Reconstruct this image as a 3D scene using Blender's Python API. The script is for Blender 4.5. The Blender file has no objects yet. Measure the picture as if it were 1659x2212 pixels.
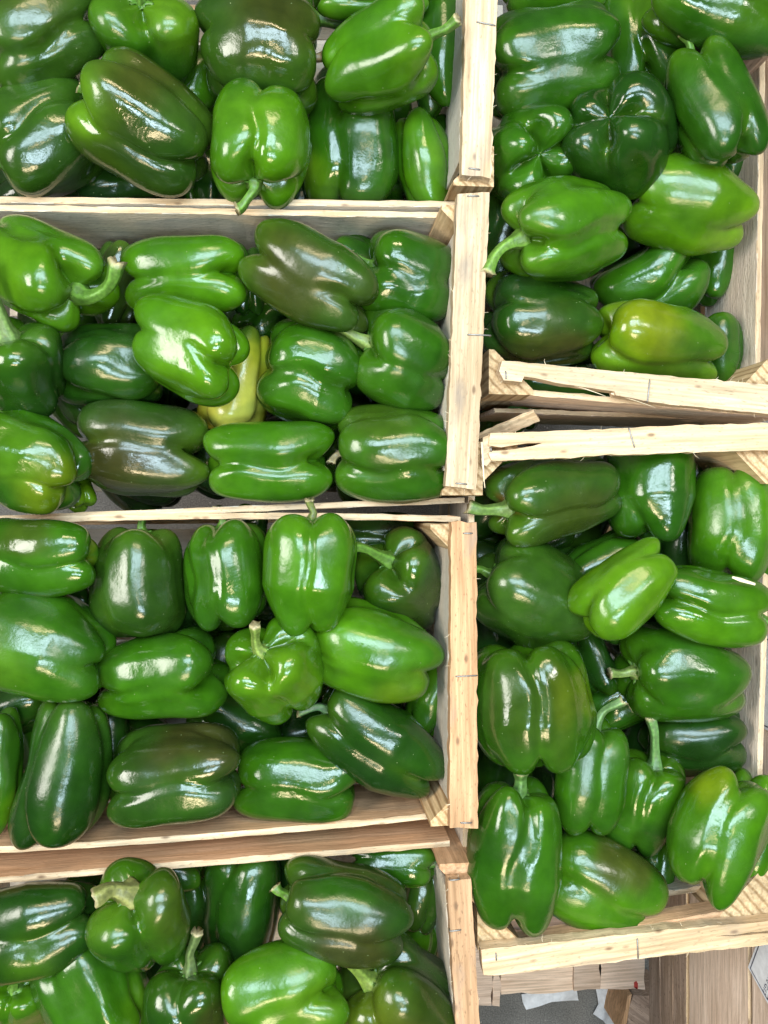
import bpy, bmesh, math, random
import numpy as np
from mathutils import Vector, Matrix

# ------------------------------------------------------------------ camera, world, lamps, exposure
scene = bpy.context.scene
TILT = math.radians(6.0)
CAM_H = 1.60
cam_data = bpy.data.cameras.new("camera")
cam = bpy.data.objects.new("camera", cam_data)
scene.collection.objects.link(cam)
cam.location = (0, 0, CAM_H)
cam.rotation_euler = (0, -TILT, 0)          # looks straight down, turned a little to the right
cam_data.sensor_fit = 'VERTICAL'
cam_data.sensor_height = 40.32
cam_data.lens = 30.0
cam_data.clip_start = 0.01
cam_data.clip_end = 50
scene.camera = cam

world = bpy.data.worlds.new("World")
scene.world = world
world.use_nodes = True
bg = world.node_tree.nodes["Background"]
bg.inputs[0].default_value = (0.80, 0.92, 1.0, 1)
bg.inputs[1].default_value = 0.035

scene.view_settings.view_transform = 'Standard'
scene.view_settings.look = 'None'
scene.view_settings.exposure = 0.55
scene.view_settings.gamma = 1.0
scene.view_settings.use_curve_mapping = False
scene.cycles.max_bounces = 6
scene.cycles.glossy_bounces = 3
scene.cycles.diffuse_bounces = 3
scene.cycles.use_denoising = True
scene.cycles.sample_clamp_indirect = 4.0

def lamp(name, loc, target, sx, sy, power, color):
    d = bpy.data.lights.new(name, 'AREA')
    d.shape = 'RECTANGLE'; d.size = sx; d.size_y = sy
    d.energy = power; d.color = color
    o = bpy.data.objects.new(name, d)
    scene.collection.objects.link(o)
    o.location = loc
    v = Vector(target) - Vector(loc)
    o.rotation_euler = v.to_track_quat('-Z', 'Y').to_euler()
    return o
WARM = (1.0, 0.78, 0.48)
COOL = (0.66, 0.86, 1.0)
WHITE = (1.0, 0.95, 0.88)
T = (0.12, 0.0, 0.8)
# rows of skylight panes and hall lamps high over the stalls
for i in range(3):
    for j in range(2):
        lamp("skylight_pane", (-0.36 + i * 0.42, 0.40 + j * 0.34, 2.60), T, 0.38, 0.29, 5.2, COOL)
for i in range(2):
    lamp("skylight_pane", (0.02 + i * 0.40, -0.50, 2.60), T, 0.36, 0.24, 6.5, COOL)
for i in range(3):
    lamp("hall_lamp", (-0.14 + i * 0.30, 1.35, 2.50), T, 0.24, 0.17, 3.4, WARM)
lamp("hall_lamp", (-1.15, 0.10, 1.95), (0.45, -0.1, 0.75), 0.80, 0.50, 18, WHITE)
for i in range(2):
    lamp("hall_lamp", (-0.20 + i * 0.34, -1.05, 2.45), (0, -0.1, 0.8), 0.30, 0.15, 5, WARM)
lamp("hall_lamp", (0.12, 0.02, 2.75), T, 0.16, 0.07, 1.6, WARM)
lamp("hall_lamp", (0.95, 0.4, 2.5), T, 0.22, 0.22, 4, WHITE)

# ------------------------------------------------------------------ helpers
C = scene.collection
F_D = 3000.0 / 3024 * 1659                   # focal length in units of a 1659-wide picture
def at(x, y, z):
    """point of the place at height z that the photograph shows at (x, y)"""
    dx = (x - 829.5) / F_D; dy = -(y - 1106.0) / F_D
    d = Vector((dx * math.cos(TILT) + math.sin(TILT), dy, dx * math.sin(TILT) - math.cos(TILT)))
    k = (z - CAM_H) / d.z
    return Vector((0, 0, CAM_H)) + d * k
def depth_at(p):
    v = Vector(p) - Vector((0, 0, CAM_H))
    return v.x * math.sin(TILT) - v.z * math.cos(TILT)

def link(name, me, parent=None, mat=None, matrix=None):
    o = bpy.data.objects.new(name, me)
    C.objects.link(o)
    if mat is not None and me is not None: me.materials.append(mat)
    if parent is not None: o.parent = parent
    if matrix is not None: o.matrix_world = matrix if parent is None else matrix
    return o
def thing(name, label, cat, group=None, loc=(0, 0, 0)):
    o = bpy.data.objects.new(name, None)
    C.objects.link(o)
    o.empty_display_size = 0.02
    o["label"] = label; o["category"] = cat
    if group: o["group"] = group
    return o
def mesh_np(name, V, quads=None, tris=None, smooth=True):
    me = bpy.data.meshes.new(name)
    nq = 0 if quads is None else len(quads); nt = 0 if tris is None else len(tris)
    me.vertices.add(len(V)); me.vertices.foreach_set("co", np.asarray(V, np.float32).ravel())
    loops = []
    if nq: loops.append(np.asarray(quads, np.int32).ravel())
    if nt: loops.append(np.asarray(tris, np.int32).ravel())
    L = np.concatenate(loops)
    me.loops.add(len(L)); me.loops.foreach_set("vertex_index", L)
    me.polygons.add(nq + nt)
    starts = np.concatenate([np.arange(nq) * 4, nq * 4 + np.arange(nt) * 3]).astype(np.int32)
    me.polygons.foreach_set("loop_start", starts)
    me.polygons.foreach_set("use_smooth", np.full(nq + nt, smooth))
    me.update(calc_edges=True)
    me.validate()
    return me
def col_attr(me, cols, name="pigment"):
    a = me.color_attributes.new(name, 'FLOAT_COLOR', 'POINT')
    c4 = np.ones((len(cols), 4), np.float32); c4[:, :3] = cols
    a.data.foreach_set("color", c4.ravel())
def frame(x, up):
    x = Vector(x).normalized(); y = Vector(up).cross(x).normalized(); z = x.cross(y).normalized()
    return x, y, z
def mat_from(o, x, y, z):
    return Matrix(((x.x, y.x, z.x, o.x), (x.y, y.y, z.y, o.y), (x.z, y.z, z.z, o.z), (0, 0, 0, 1)))
def tube(path, radii, sides=8, ridges=0, ramp=0.0, close=True, phase=0.0):
    """verts, quads, tris of a tube along a path (local numpy)"""
    P = np.asarray(path, float); n = len(P)
    tang = np.gradient(P, axis=0); tang /= np.linalg.norm(tang, axis=1)[:, None] + 1e-12
    ref = np.array([0.31, 0.52, 0.79]);
    if abs(np.dot(ref, tang[0])) > 0.9: ref = np.array([1.0, 0, 0])
    N = np.zeros_like(P); B = np.zeros_like(P)
    nvec = np.cross(tang[0], ref); nvec /= np.linalg.norm(nvec)
    for i in range(n):
        nvec = nvec - tang[i] * np.dot(nvec, tang[i]); nvec /= np.linalg.norm(nvec)
        N[i] = nvec; B[i] = np.cross(tang[i], nvec)
    ang = np.linspace(0, 2 * np.pi, sides, endpoint=False) + phase
    rr = np.asarray(radii, float)[:, None] * (1 + ramp * np.cos(ridges * ang))[None, :]
    V = P[:, None, :] + rr[..., None] * (np.cos(ang)[None, :, None] * N[:, None, :] + np.sin(ang)[None, :, None] * B[:, None, :])
    V = V.reshape(-1, 3); q = []
    for i in range(n - 1):
        for j in range(sides):
            k = (j + 1) % sides
            q.append((i * sides + j, i * sides + k, (i + 1) * sides + k, (i + 1) * sides + j))
    t = []
    if close:
        V = np.vstack([V, P[0], P[-1]]); a, b = len(V) - 2, len(V) - 1
        for j in range(sides):
            k = (j + 1) % sides
            t.append((a, k, j)); t.append((b, (n - 1) * sides + j, (n - 1) * sides + k))
    return V, q, t
def merge(parts):
    Vs, qs, ts, o = [], [], [], 0
    for V, q, t in parts:
        Vs.append(V); qs += [tuple(i + o for i in f) for f in q]; ts += [tuple(i + o for i in f) for f in t]; o += len(V)
    return np.vstack(Vs), qs, ts

# ------------------------------------------------------------------ materials
def nodes_of(name):
    m = bpy.data.materials.new(name); m.use_nodes = True
    nt = m.node_tree
    return m, nt, nt.nodes, nt.links, nt.nodes["Principled BSDF"]
def nd(nt, typ, **kw):
    n = nt.nodes.new(typ)
    for k, v in kw.items():
        if k.startswith("i_"): n.inputs[int(k[2:])].default_value = v
        else: setattr(n, k, v)
    return n
def ramp(nt, stops):
    r = nt.nodes.new("ShaderNodeValToRGB"); e = r.color_ramp.elements
    while len(e) < len(stops): e.new(0.5)
    for i, (p, c) in enumerate(stops):
        e[i].position = p; e[i].color = c if len(c) == 4 else (*c, 1)
    return r
def mixrgb(nt, fac, a, b, mode='MIX'):
    n = nt.nodes.new("ShaderNodeMix"); n.data_type = 'RGBA'; n.blend_type = mode
    for sock, v in ((n.inputs[0], fac), (n.inputs[6], a), (n.inputs[7], b)):
        if hasattr(v, "is_output"): nt.links.new(v, sock)
        elif isinstance(v, (int, float)): sock.default_value = v
        else: sock.default_value = (*v, 1) if len(v) == 3 else v
    return n.outputs[2]

def pepper_material():
    m, nt, N, L, b = nodes_of("pepper_skin")
    tc = nd(nt, "ShaderNodeTexCoord"); oi = nd(nt, "ShaderNodeObjectInfo")
    add = nd(nt, "ShaderNodeVectorMath", operation='ADD')
    L.new(tc.outputs["Object"], add.inputs[0])
    sc = nd(nt, "ShaderNodeVectorMath", operation='SCALE'); sc.inputs[3].default_value = 3.0
    cmb = nd(nt, "ShaderNodeCombineXYZ"); L.new(oi.outputs["Random"], cmb.inputs[0]); L.new(oi.outputs["Random"], cmb.inputs[1])
    L.new(cmb.outputs[0], sc.inputs[0]); L.new(sc.outputs[0], add.inputs[1])
    co = add.outputs[0]
    at_ = nd(nt, "ShaderNodeVertexColor", layer_name="pigment")
    # fine mottling of the skin
    n1 = nd(nt, "ShaderNodeTexNoise"); n1.inputs["Scale"].default_value = 55; n1.inputs["Detail"].default_value = 5
    L.new(co, n1.inputs["Vector"])
    r1 = ramp(nt, [(0.3, (0.80, 0.82, 0.84)), (0.72, (1.20, 1.16, 1.10))]); L.new(n1.outputs[0], r1.inputs[0])
    c1 = mixrgb(nt, 1.0, at_.outputs[0], r1.outputs[0], 'MULTIPLY')
    # pale pin-prick dots
    vo = nd(nt, "ShaderNodeTexVoronoi"); vo.inputs["Scale"].default_value = 85; L.new(co, vo.inputs["Vector"])
    lt = nd(nt, "ShaderNodeMath", operation='LESS_THAN'); L.new(vo.outputs["Distance"], lt.inputs[0]); lt.inputs[1].default_value = 0.040
    c2 = mixrgb(nt, lt.outputs[0], c1, (0.20, 0.26, 0.12))
    # dull dusty bloom, in patches
    n2 = nd(nt, "ShaderNodeTexNoise"); n2.inputs["Scale"].default_value = 26; n2.inputs["Detail"].default_value = 3; L.new(co, n2.inputs["Vector"])
    r2 = ramp(nt, [(0.40, (0, 0, 0)), (0.75, (1, 1, 1))]); L.new(n2.outputs[0], r2.inputs[0])
    mul = nd(nt, "ShaderNodeMath", operation='MULTIPLY'); L.new(r2.outputs[0], mul.inputs[0]); mul.inputs[1].default_value = 0.035
    c3 = mixrgb(nt, mul.outputs[0], c2, (0.12, 0.17, 0.10))
    L.new(c3, b.inputs["Base Color"])
    rr = nd(nt, "ShaderNodeMapRange"); L.new(n2.outputs[0], rr.inputs[0])
    rr.inputs[1].default_value = 0.3; rr.inputs[2].default_value = 0.75; rr.inputs[3].default_value = 0.10; rr.inputs[4].default_value = 0.26
    vr = nd(nt, "ShaderNodeMapRange"); L.new(oi.outputs["Random"], vr.inputs[0]); vr.inputs[3].default_value = 0.0; vr.inputs[4].default_value = 0.07
    ra = nd(nt, "ShaderNodeMath", operation='ADD'); L.new(rr.outputs[0], ra.inputs[0]); L.new(vr.outputs[0], ra.inputs[1])
    L.new(ra.outputs[0], b.inputs["Roughness"])
    b.inputs["Specular IOR Level"].default_value = 0.56
    b.inputs["Subsurface Weight"].default_value = 0.0
    # uneven skin that breaks the reflections
    n3 = nd(nt, "ShaderNodeTexNoise"); n3.inputs["Scale"].default_value = 95; n3.inputs["Detail"].default_value = 3; L.new(co, n3.inputs["Vector"])
    n4 = nd(nt, "ShaderNodeTexNoise"); n4.inputs["Scale"].default_value = 520; n4.inputs["Detail"].default_value = 2; L.new(co, n4.inputs["Vector"])
    b1 = nd(nt, "ShaderNodeBump"); b1.inputs["Strength"].default_value = 0.16; b1.inputs["Distance"].default_value = 0.0030
    L.new(n3.outputs[0], b1.inputs["Height"])
    b2 = nd(nt, "ShaderNodeBump"); b2.inputs["Strength"].default_value = 0.06; b2.inputs["Distance"].default_value = 0.0008
    L.new(n4.outputs[0], b2.inputs["Height"]); L.new(b1.outputs[0], b2.inputs["Normal"])
    L.new(b2.outputs[0], b.inputs["Normal"])
    return m
def stem_material():
    m, nt, N, L, b = nodes_of("pepper_stem")
    at_ = nd(nt, "ShaderNodeVertexColor", layer_name="pigment")
    tc = nd(nt, "ShaderNodeTexCoord")
    n1 = nd(nt, "ShaderNodeTexNoise"); n1.inputs["Scale"].default_value = 260; n1.inputs["Detail"].default_value = 4; L.new(tc.outputs["Object"], n1.inputs["Vector"])
    r1 = ramp(nt, [(0.3, (0.68, 0.70, 0.70)), (0.7, (1.25, 1.25, 1.2))]); L.new(n1.outputs[0], r1.inputs[0])
    c = mixrgb(nt, 1.0, at_.outputs[0], r1.outputs[0], 'MULTIPLY')
    L.new(c, b.inputs["Base Color"]); b.inputs["Roughness"].default_value = 0.42
    b1 = nd(nt, "ShaderNodeBump"); b1.inputs["Strength"].default_value = 0.5; b1.inputs["Distance"].default_value = 0.001
    L.new(n1.outputs[0], b1.inputs["Height"]); L.new(b1.outputs[0], b.inputs["Normal"])
    return m
def wood(name, light, dark, stain=(0.25, 0.17, 0.10), stain_amt=0.35, knots=False, grey=0.0, speck=0.5, rough=0.75, weave=0.4, rings=False, spots=False):
    m, nt, N, L, b = nodes_of(name)
    tc = nd(nt, "ShaderNodeTexCoord"); oi = nd(nt, "ShaderNodeObjectInfo")
    sc = nd(nt, "ShaderNodeVectorMath", operation='SCALE'); sc.inputs[3].default_value = 7.0
    cmb = nd(nt, "ShaderNodeCombineXYZ")
    for i in range(3): L.new(oi.outputs["Random"], cmb.inputs[i])
    L.new(cmb.outputs[0], sc.inputs[0])
    add = nd(nt, "ShaderNodeVectorMath", operation='ADD'); L.new(tc.outputs["Object"], add.inputs[0]); L.new(sc.outputs[0], add.inputs[1])
    co = add.outputs[0]
    mp = nd(nt, "ShaderNodeMapping"); mp.inputs["Scale"].default_value = (5, 95, 95); L.new(co, mp.inputs[0])
    g = nd(nt, "ShaderNodeTexNoise"); g.inputs["Scale"].default_value = 1.0; g.inputs["Detail"].default_value = 6; g.inputs["Roughness"].default_value = 0.6; g.inputs["Distortion"].default_value = 0.6
    L.new(mp.outputs[0], g.inputs["Vector"])
    r = ramp(nt, [(0.30, dark), (0.50, tuple(0.5 * (a + c) for a, c in zip(light, dark))), (0.66, light)]); L.new(g.outputs[0], r.inputs[0])
    mpf = nd(nt, "ShaderNodeMapping"); mpf.inputs["Scale"].default_value = (14, 320, 320); L.new(co, mpf.inputs[0])
    gf = nd(nt, "ShaderNodeTexNoise"); gf.inputs["Scale"].default_value = 1.0; gf.inputs["Detail"].default_value = 3; L.new(mpf.outputs[0], gf.inputs["Vector"])
    rf = ramp(nt, [(0.32, (0.72, 0.70, 0.66)), (0.62, (1.08, 1.08, 1.08))]); L.new(gf.outputs[0], rf.inputs[0])
    grain = mixrgb(nt, 1.0, r.outputs[0], rf.outputs[0], 'MULTIPLY')
    # broad tone changes
    mp2 = nd(nt, "ShaderNodeMapping"); mp2.inputs["Scale"].default_value = (7, 26, 26); L.new(co, mp2.inputs[0])
    g2 = nd(nt, "ShaderNodeTexNoise"); g2.inputs["Scale"].default_value = 1.0; g2.inputs["Detail"].default_value = 4; L.new(mp2.outputs[0], g2.inputs["Vector"])
    r2 = ramp(nt, [(0.45, (0, 0, 0)), (0.78, (1, 1, 1))]); L.new(g2.outputs[0], r2.inputs[0])
    ml = nd(nt, "ShaderNodeMath", operation='MULTIPLY'); L.new(r2.outputs[0], ml.inputs[0]); ml.inputs[1].default_value = stain_amt
    c = mixrgb(nt, ml.outputs[0], grain, stain)
    if grey > 0:
        mp4 = nd(nt, "ShaderNodeMapping"); mp4.inputs["Scale"].default_value = (4, 14, 14); L.new(co, mp4.inputs[0])
        g4 = nd(nt, "ShaderNodeTexNoise"); g4.inputs["Scale"].default_value = 1.0; g4.inputs["Detail"].default_value = 3; L.new(mp4.outputs[0], g4.inputs["Vector"])
        r4 = ramp(nt, [(0.35, (0.35, 0.35, 0.35)), (0.65, (1, 1, 1))]); L.new(g4.outputs[0], r4.inputs[0])
        m4 = nd(nt, "ShaderNodeMath", operation='MULTIPLY'); L.new(r4.outputs[0], m4.inputs[0]); m4.inputs[1].default_value = grey
        c = mixrgb(nt, m4.outputs[0], c, (0.62, 0.62, 0.60))
    if rings:
        mr = nd(nt, "ShaderNodeMapping"); mr.inputs["Scale"].default_value = (0.22, 1, 1); L.new(co, mr.inputs[0])
        wv = nd(nt, "ShaderNodeTexWave"); wv.wave_type = 'RINGS'; wv.inputs["Scale"].default_value = 34; wv.inputs["Distortion"].default_value = 2.5; wv.inputs["Detail"].default_value = 2; wv.inputs["Detail Scale"].default_value = 1.2
        L.new(mr.outputs[0], wv.inputs["Vector"])
        rw = ramp(nt, [(0.0, (0.62, 0.54, 0.44)), (0.35, (1.0, 1.0, 1.0)), (1.0, (1.08, 1.06, 1.02))]); L.new(wv.outputs[1], rw.inputs[0])
        c = mixrgb(nt, 1.0, c, rw.outputs[0], 'MULTIPLY')
    # dark specks
    mp3 = nd(nt, "ShaderNodeMapping"); mp3.inputs["Scale"].default_value = (150, 420, 420); L.new(co, mp3.inputs[0])
    g3 = nd(nt, "ShaderNodeTexNoise"); g3.inputs["Scale"].default_value = 1.0; g3.inputs["Detail"].default_value = 2; L.new(mp3.outputs[0], g3.inputs["Vector"])
    r3 = ramp(nt, [(0.60, (0, 0, 0)), (0.72, (1, 1, 1))]); L.new(g3.outputs[0], r3.inputs[0])
    m3 = nd(nt, "ShaderNodeMath", operation='MULTIPLY'); L.new(r3.outputs[0], m3.inputs[0]); m3.inputs[1].default_value = speck
    c = mixrgb(nt, m3.outputs[0], c, tuple(0.45 * v for v in dark))
    if knots:
        mk = nd(nt, "ShaderNodeMapping"); mk.inputs["Scale"].default_value = (14, 22, 22); L.new(co, mk.inputs[0])
        vk = nd(nt, "ShaderNodeTexVoronoi"); vk.inputs["Scale"].default_value = 1.0; L.new(mk.outputs[0], vk.inputs["Vector"])
        rk = ramp(nt, [(0.05, (1, 1, 1)), (0.13, (0.55, 0.55, 0.55)), (0.19, (0, 0, 0))]); L.new(vk.outputs["Distance"], rk.inputs[0])
        c = mixrgb(nt, rk.outputs[0], c, (0.09, 0.05, 0.035))
    if spots:
        mk = nd(nt, "ShaderNodeMapping"); mk.inputs["Scale"].default_value = (26, 60, 60); L.new(co, mk.inputs[0])
        vk = nd(nt, "ShaderNodeTexVoronoi"); vk.inputs["Scale"].default_value = 1.0; L.new(mk.outputs[0], vk.inputs["Vector"])
        rk = ramp(nt, [(0.06, (0.8, 0.8, 0.8)), (0.16, (0, 0, 0))]); L.new(vk.outputs["Distance"], rk.inputs[0])
        c = mixrgb(nt, rk.outputs[0], c, (0.16, 0.10, 0.06))
        mg = nd(nt, "ShaderNodeMapping"); mg.inputs["Scale"].default_value = (16, 34, 34); L.new(co, mg.inputs[0])
        gg = nd(nt, "ShaderNodeTexNoise"); gg.inputs["Scale"].default_value = 1.0; gg.inputs["Detail"].default_value = 4; L.new(mg.outputs[0], gg.inputs["Vector"])
        rg = ramp(nt, [(0.60, (0, 0, 0)), (0.76, (0.55, 0.55, 0.55))]); L.new(gg.outputs[0], rg.inputs[0])
        c = mixrgb(nt, rg.outputs[0], c, (0.22, 0.20, 0.19))
    # per-board tone
    rb = ramp(nt, [(0.0, (0.82, 0.80, 0.78)), (0.5, (1.0, 1.0, 1.0)), (1.0, (1.10, 1.05, 0.98))]); L.new(oi.outputs["Random"], rb.inputs[0])
    c = mixrgb(nt, 1.0, c, rb.outputs[0], 'MULTIPLY')
    L.new(c, b.inputs["Base Color"]); b.inputs["Roughness"].default_value = rough; b.inputs["Specular IOR Level"].default_value = 0.25
    mb = nd(nt, "ShaderNodeMapping"); mb.inputs["Scale"].default_value = (120, 700, 700); L.new(co, mb.inputs[0])
    gb = nd(nt, "ShaderNodeTexNoise"); gb.inputs["Scale"].default_value = 1.0; gb.inputs["Detail"].default_value = 3; L.new(mb.outputs[0], gb.inputs["Vector"])
    b1 = nd(nt, "ShaderNodeBump"); b1.inputs["Strength"].default_value = weave; b1.inputs["Distance"].default_value = 0.0015; L.new(gb.outputs[0], b1.inputs["Height"])
    b2 = nd(nt, "ShaderNodeBump"); b2.inputs["Strength"].default_value = 0.35; b2.inputs["Distance"].default_value = 0.002; L.new(g.outputs[0], b2.inputs["Height"]); L.new(b1.outputs[0], b2.inputs["Normal"])
    L.new(b2.outputs[0], b.inputs["Normal"])
    return m
def plain(name, col, rough=0.6, metal=0.0):
    m, nt, N, L, b = nodes_of(name)
    tc = nd(nt, "ShaderNodeTexCoord")
    n = nd(nt, "ShaderNodeTexNoise"); n.inputs["Scale"].default_value = 90; n.inputs["Detail"].default_value = 4; L.new(tc.outputs["Object"], n.inputs["Vector"])
    r = ramp(nt, [(0.3, tuple(0.85 * c for c in col)), (0.7, tuple(min(1, 1.1 * c) for c in col))]); L.new(n.outputs[0], r.inputs[0])
    L.new(r.outputs[0], b.inputs["Base Color"]); b.inputs["Roughness"].default_value = rough; b.inputs["Metallic"].default_value = metal
    return m
def concrete():
    m, nt, N, L, b = nodes_of("concrete")
    tc = nd(nt, "ShaderNodeTexCoord")
    n = nd(nt, "ShaderNodeTexNoise"); n.inputs["Scale"].default_value = 9; n.inputs["Detail"].default_value = 8; L.new(tc.outputs["Object"], n.inputs["Vector"])
    r = ramp(nt, [(0.3, (0.15, 0.145, 0.135)), (0.7, (0.24, 0.23, 0.215))]); L.new(n.outputs[0], r.inputs[0])
    n2 = nd(nt, "ShaderNodeTexNoise"); n2.inputs["Scale"].default_value = 330; n2.inputs["Detail"].default_value = 3; L.new(tc.outputs["Object"], n2.inputs["Vector"])
    r2 = ramp(nt, [(0.36, (0.70, 0.70, 0.70)), (0.66, (1.3, 1.3, 1.3))]); L.new(n2.outputs[0], r2.inputs[0])
    c = mixrgb(nt, 1.0, r.outputs[0], r2.outputs[0], 'MULTIPLY')
    v = nd(nt, "ShaderNodeTexVoronoi"); v.inputs["Scale"].default_value = 40; L.new(tc.outputs["Object"], v.inputs["Vector"])
    lt = nd(nt, "ShaderNodeMath", operation='LESS_THAN'); L.new(v.outputs["Distance"], lt.inputs[0]); lt.inputs[1].default_value = 0.07
    c = mixrgb(nt, lt.outputs[0], c, (0.42, 0.40, 0.37))
    L.new(c, b.inputs["Base Color"]); b.inputs["Roughness"].default_value = 0.8
    bp = nd(nt, "ShaderNodeBump"); bp.inputs["Strength"].default_value = 0.4; bp.inputs["Distance"].default_value = 0.002; L.new(n2.outputs[0], bp.inputs["Height"]); L.new(bp.outputs[0], b.inputs["Normal"])
    return m

M_PEP = pepper_material(); M_STEM = stem_material()
M_RAIL = wood("poplar_pale", (0.72, 0.58, 0.41), (0.50, 0.37, 0.24), stain=(0.36, 0.24, 0.12), stain_amt=0.42, speck=0.5, spots=True)
M_RAILT = wood("poplar_tan", (0.60, 0.38, 0.23), (0.37, 0.22, 0.12), stain_amt=0.45, speck=0.6, spots=True)
M_SIDE = wood("pine_board", (0.84, 0.72, 0.55), (0.62, 0.52, 0.38), stain_amt=0.20, grey=0.75, weave=0.8)
M_SIDEK = wood("pine_board_knotty", (0.80, 0.68, 0.55), (0.62, 0.51, 0.40), stain=(0.36, 0.22, 0.17), stain_amt=0.5, knots=True, grey=0.25, weave=0.8)
M_TAN = wood("plywood_tan", (0.72, 0.45, 0.27), (0.52, 0.31, 0.17), stain_amt=0.3, speck=0.3)
M_POST = wood("pine_post", (0.66, 0.50, 0.31), (0.48, 0.34, 0.20), stain_amt=0.25, speck=0.3, rings=True)
M_LOW = wood("veneer_brown", (0.86, 0.69, 0.57), (0.70, 0.54, 0.43), stain=(0.50, 0.30, 0.18), stain_amt=0.3, speck=0.2, weave=0.25)
M_OLD = wood("old_plank", (0.56, 0.42, 0.34), (0.28, 0.20, 0.16), stain_amt=0.5, speck=0.7)
M_STEEL = plain("staple_wire", (0.30, 0.29, 0.28), 0.45, 0.8)
M_PAPER = plain("white_paper", (0.78, 0.79, 0.82), 0.7)
M_INK = plain("dark_ink", (0.03, 0.03, 0.07), 0.6)
M_FIBRE = plain("wood_fibre", (0.80, 0.67, 0.47), 0.7)
M_RED = plain("red_paint", (0.45, 0.05, 0.04), 0.6)

# ------------------------------------------------------------------ placing
WORLD = {}
def wm(o):
    return WORLD.get(o.name, Matrix.Identity(4)) if o is not None else Matrix.Identity(4)
def put(name, me, mat, parent, M):
    o = bpy.data.objects.new(name, me); C.objects.link(o)
    if mat is not None: me.materials.append(mat)
    o.parent = parent
    o.matrix_local = wm(parent).inverted() @ M
    WORLD[o.name] = M.copy()
    return o
def thing_at(name, label, cat, loc, group=None):
    o = thing(name, label, cat, group)
    o.location = loc; WORLD[o.name] = Matrix.Translation(loc)
    return o

def board(name, parent, p0, p1, h, th, mat, rim=None, seed=0, bow=0.0, jit=0.0006, n=40, up=(0, 0, 1), sag=0.0):
    """a sawn board hanging down h from the line p0-p1; faces weathered, upper edge fresh"""
    p0, p1 = Vector(p0), Vector(p1); Lg = (p1 - p0).length
    x, y, z = frame(p1 - p0, up)
    M = mat_from((p0 + p1) / 2 - z * (h / 2), x, y, z)
    rs = np.random.RandomState(seed + 11)
    xs = np.linspace(-Lg / 2, Lg / 2, n)
    bv = min(th, h) * 0.10
    sec = [(-th / 2, -h / 2 + bv), (-th / 2, h / 2 - bv), (-th / 2 + bv, h / 2), (th / 2 - bv, h / 2),
           (th / 2, h / 2 - bv), (th / 2, -h / 2 + bv), (th / 2 - bv, -h / 2), (-th / 2 + bv, -h / 2)]
    S = len(sec); V = []
    topn = np.cumsum(rs.normal(0, 1, n)); topn -= np.linspace(topn[0], topn[-1], n); topn /= (abs(topn).max() + 1e-6)
    botn = np.cumsum(rs.normal(0, 1, n)); botn -= np.linspace(botn[0], botn[-1], n); botn /= (abs(botn).max() + 1e-6)
    for i, xx in enumerate(xs):
        u = xx / (Lg / 2); b = bow * (1 - u * u); s = sag * (1 - u * u)
        for (yy, zz) in sec:
            e = topn[i] if zz > 0 else botn[i]
            V.append((xx + (rs.normal(0, jit) if i in (0, n - 1) else 0), yy + b + rs.normal(0, jit * 0.4), zz + e * jit * 1.2 + rs.normal(0, jit * 0.5) - s))
    q = []
    for i in range(n - 1):
        for j in range(S):
            k = (j + 1) % S
            q.append((i * S + j, (i + 1) * S + j, (i + 1) * S + k, i * S + k))
    caps = []
    for base, flip in ((0, False), ((n - 1) * S, True)):
        idx = [base + j for j in range(S)]
        for a in range(1, S - 1):
            t = (idx[0], idx[a], idx[a + 1]); caps.append(t[::-1] if flip else t)
    me = mesh_np(name, np.array(V), q, caps, smooth=False)
    o = put(name, me, mat, parent, M)
    if rim is not None:
        me.materials.append(rim)
        for p in me.polygons:
            if p.normal.z > 0.6: p.material_index = 1
    return o

def hair(p, d, ln, r, rs, curl=0.5):
    """a wood fibre"""
    d = np.array(d, float); d /= np.linalg.norm(d)
    side = np.cross(d, rs.normal(0, 1, 3)); side /= np.linalg.norm(side) + 1e-9
    pts = [np.array(p) + d * ln * t + side * ln * curl * t * t for t in np.linspace(0, 1, 5)]
    return tube(pts, np.linspace(r, r * 0.25, 5), 4, close=True)

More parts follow.
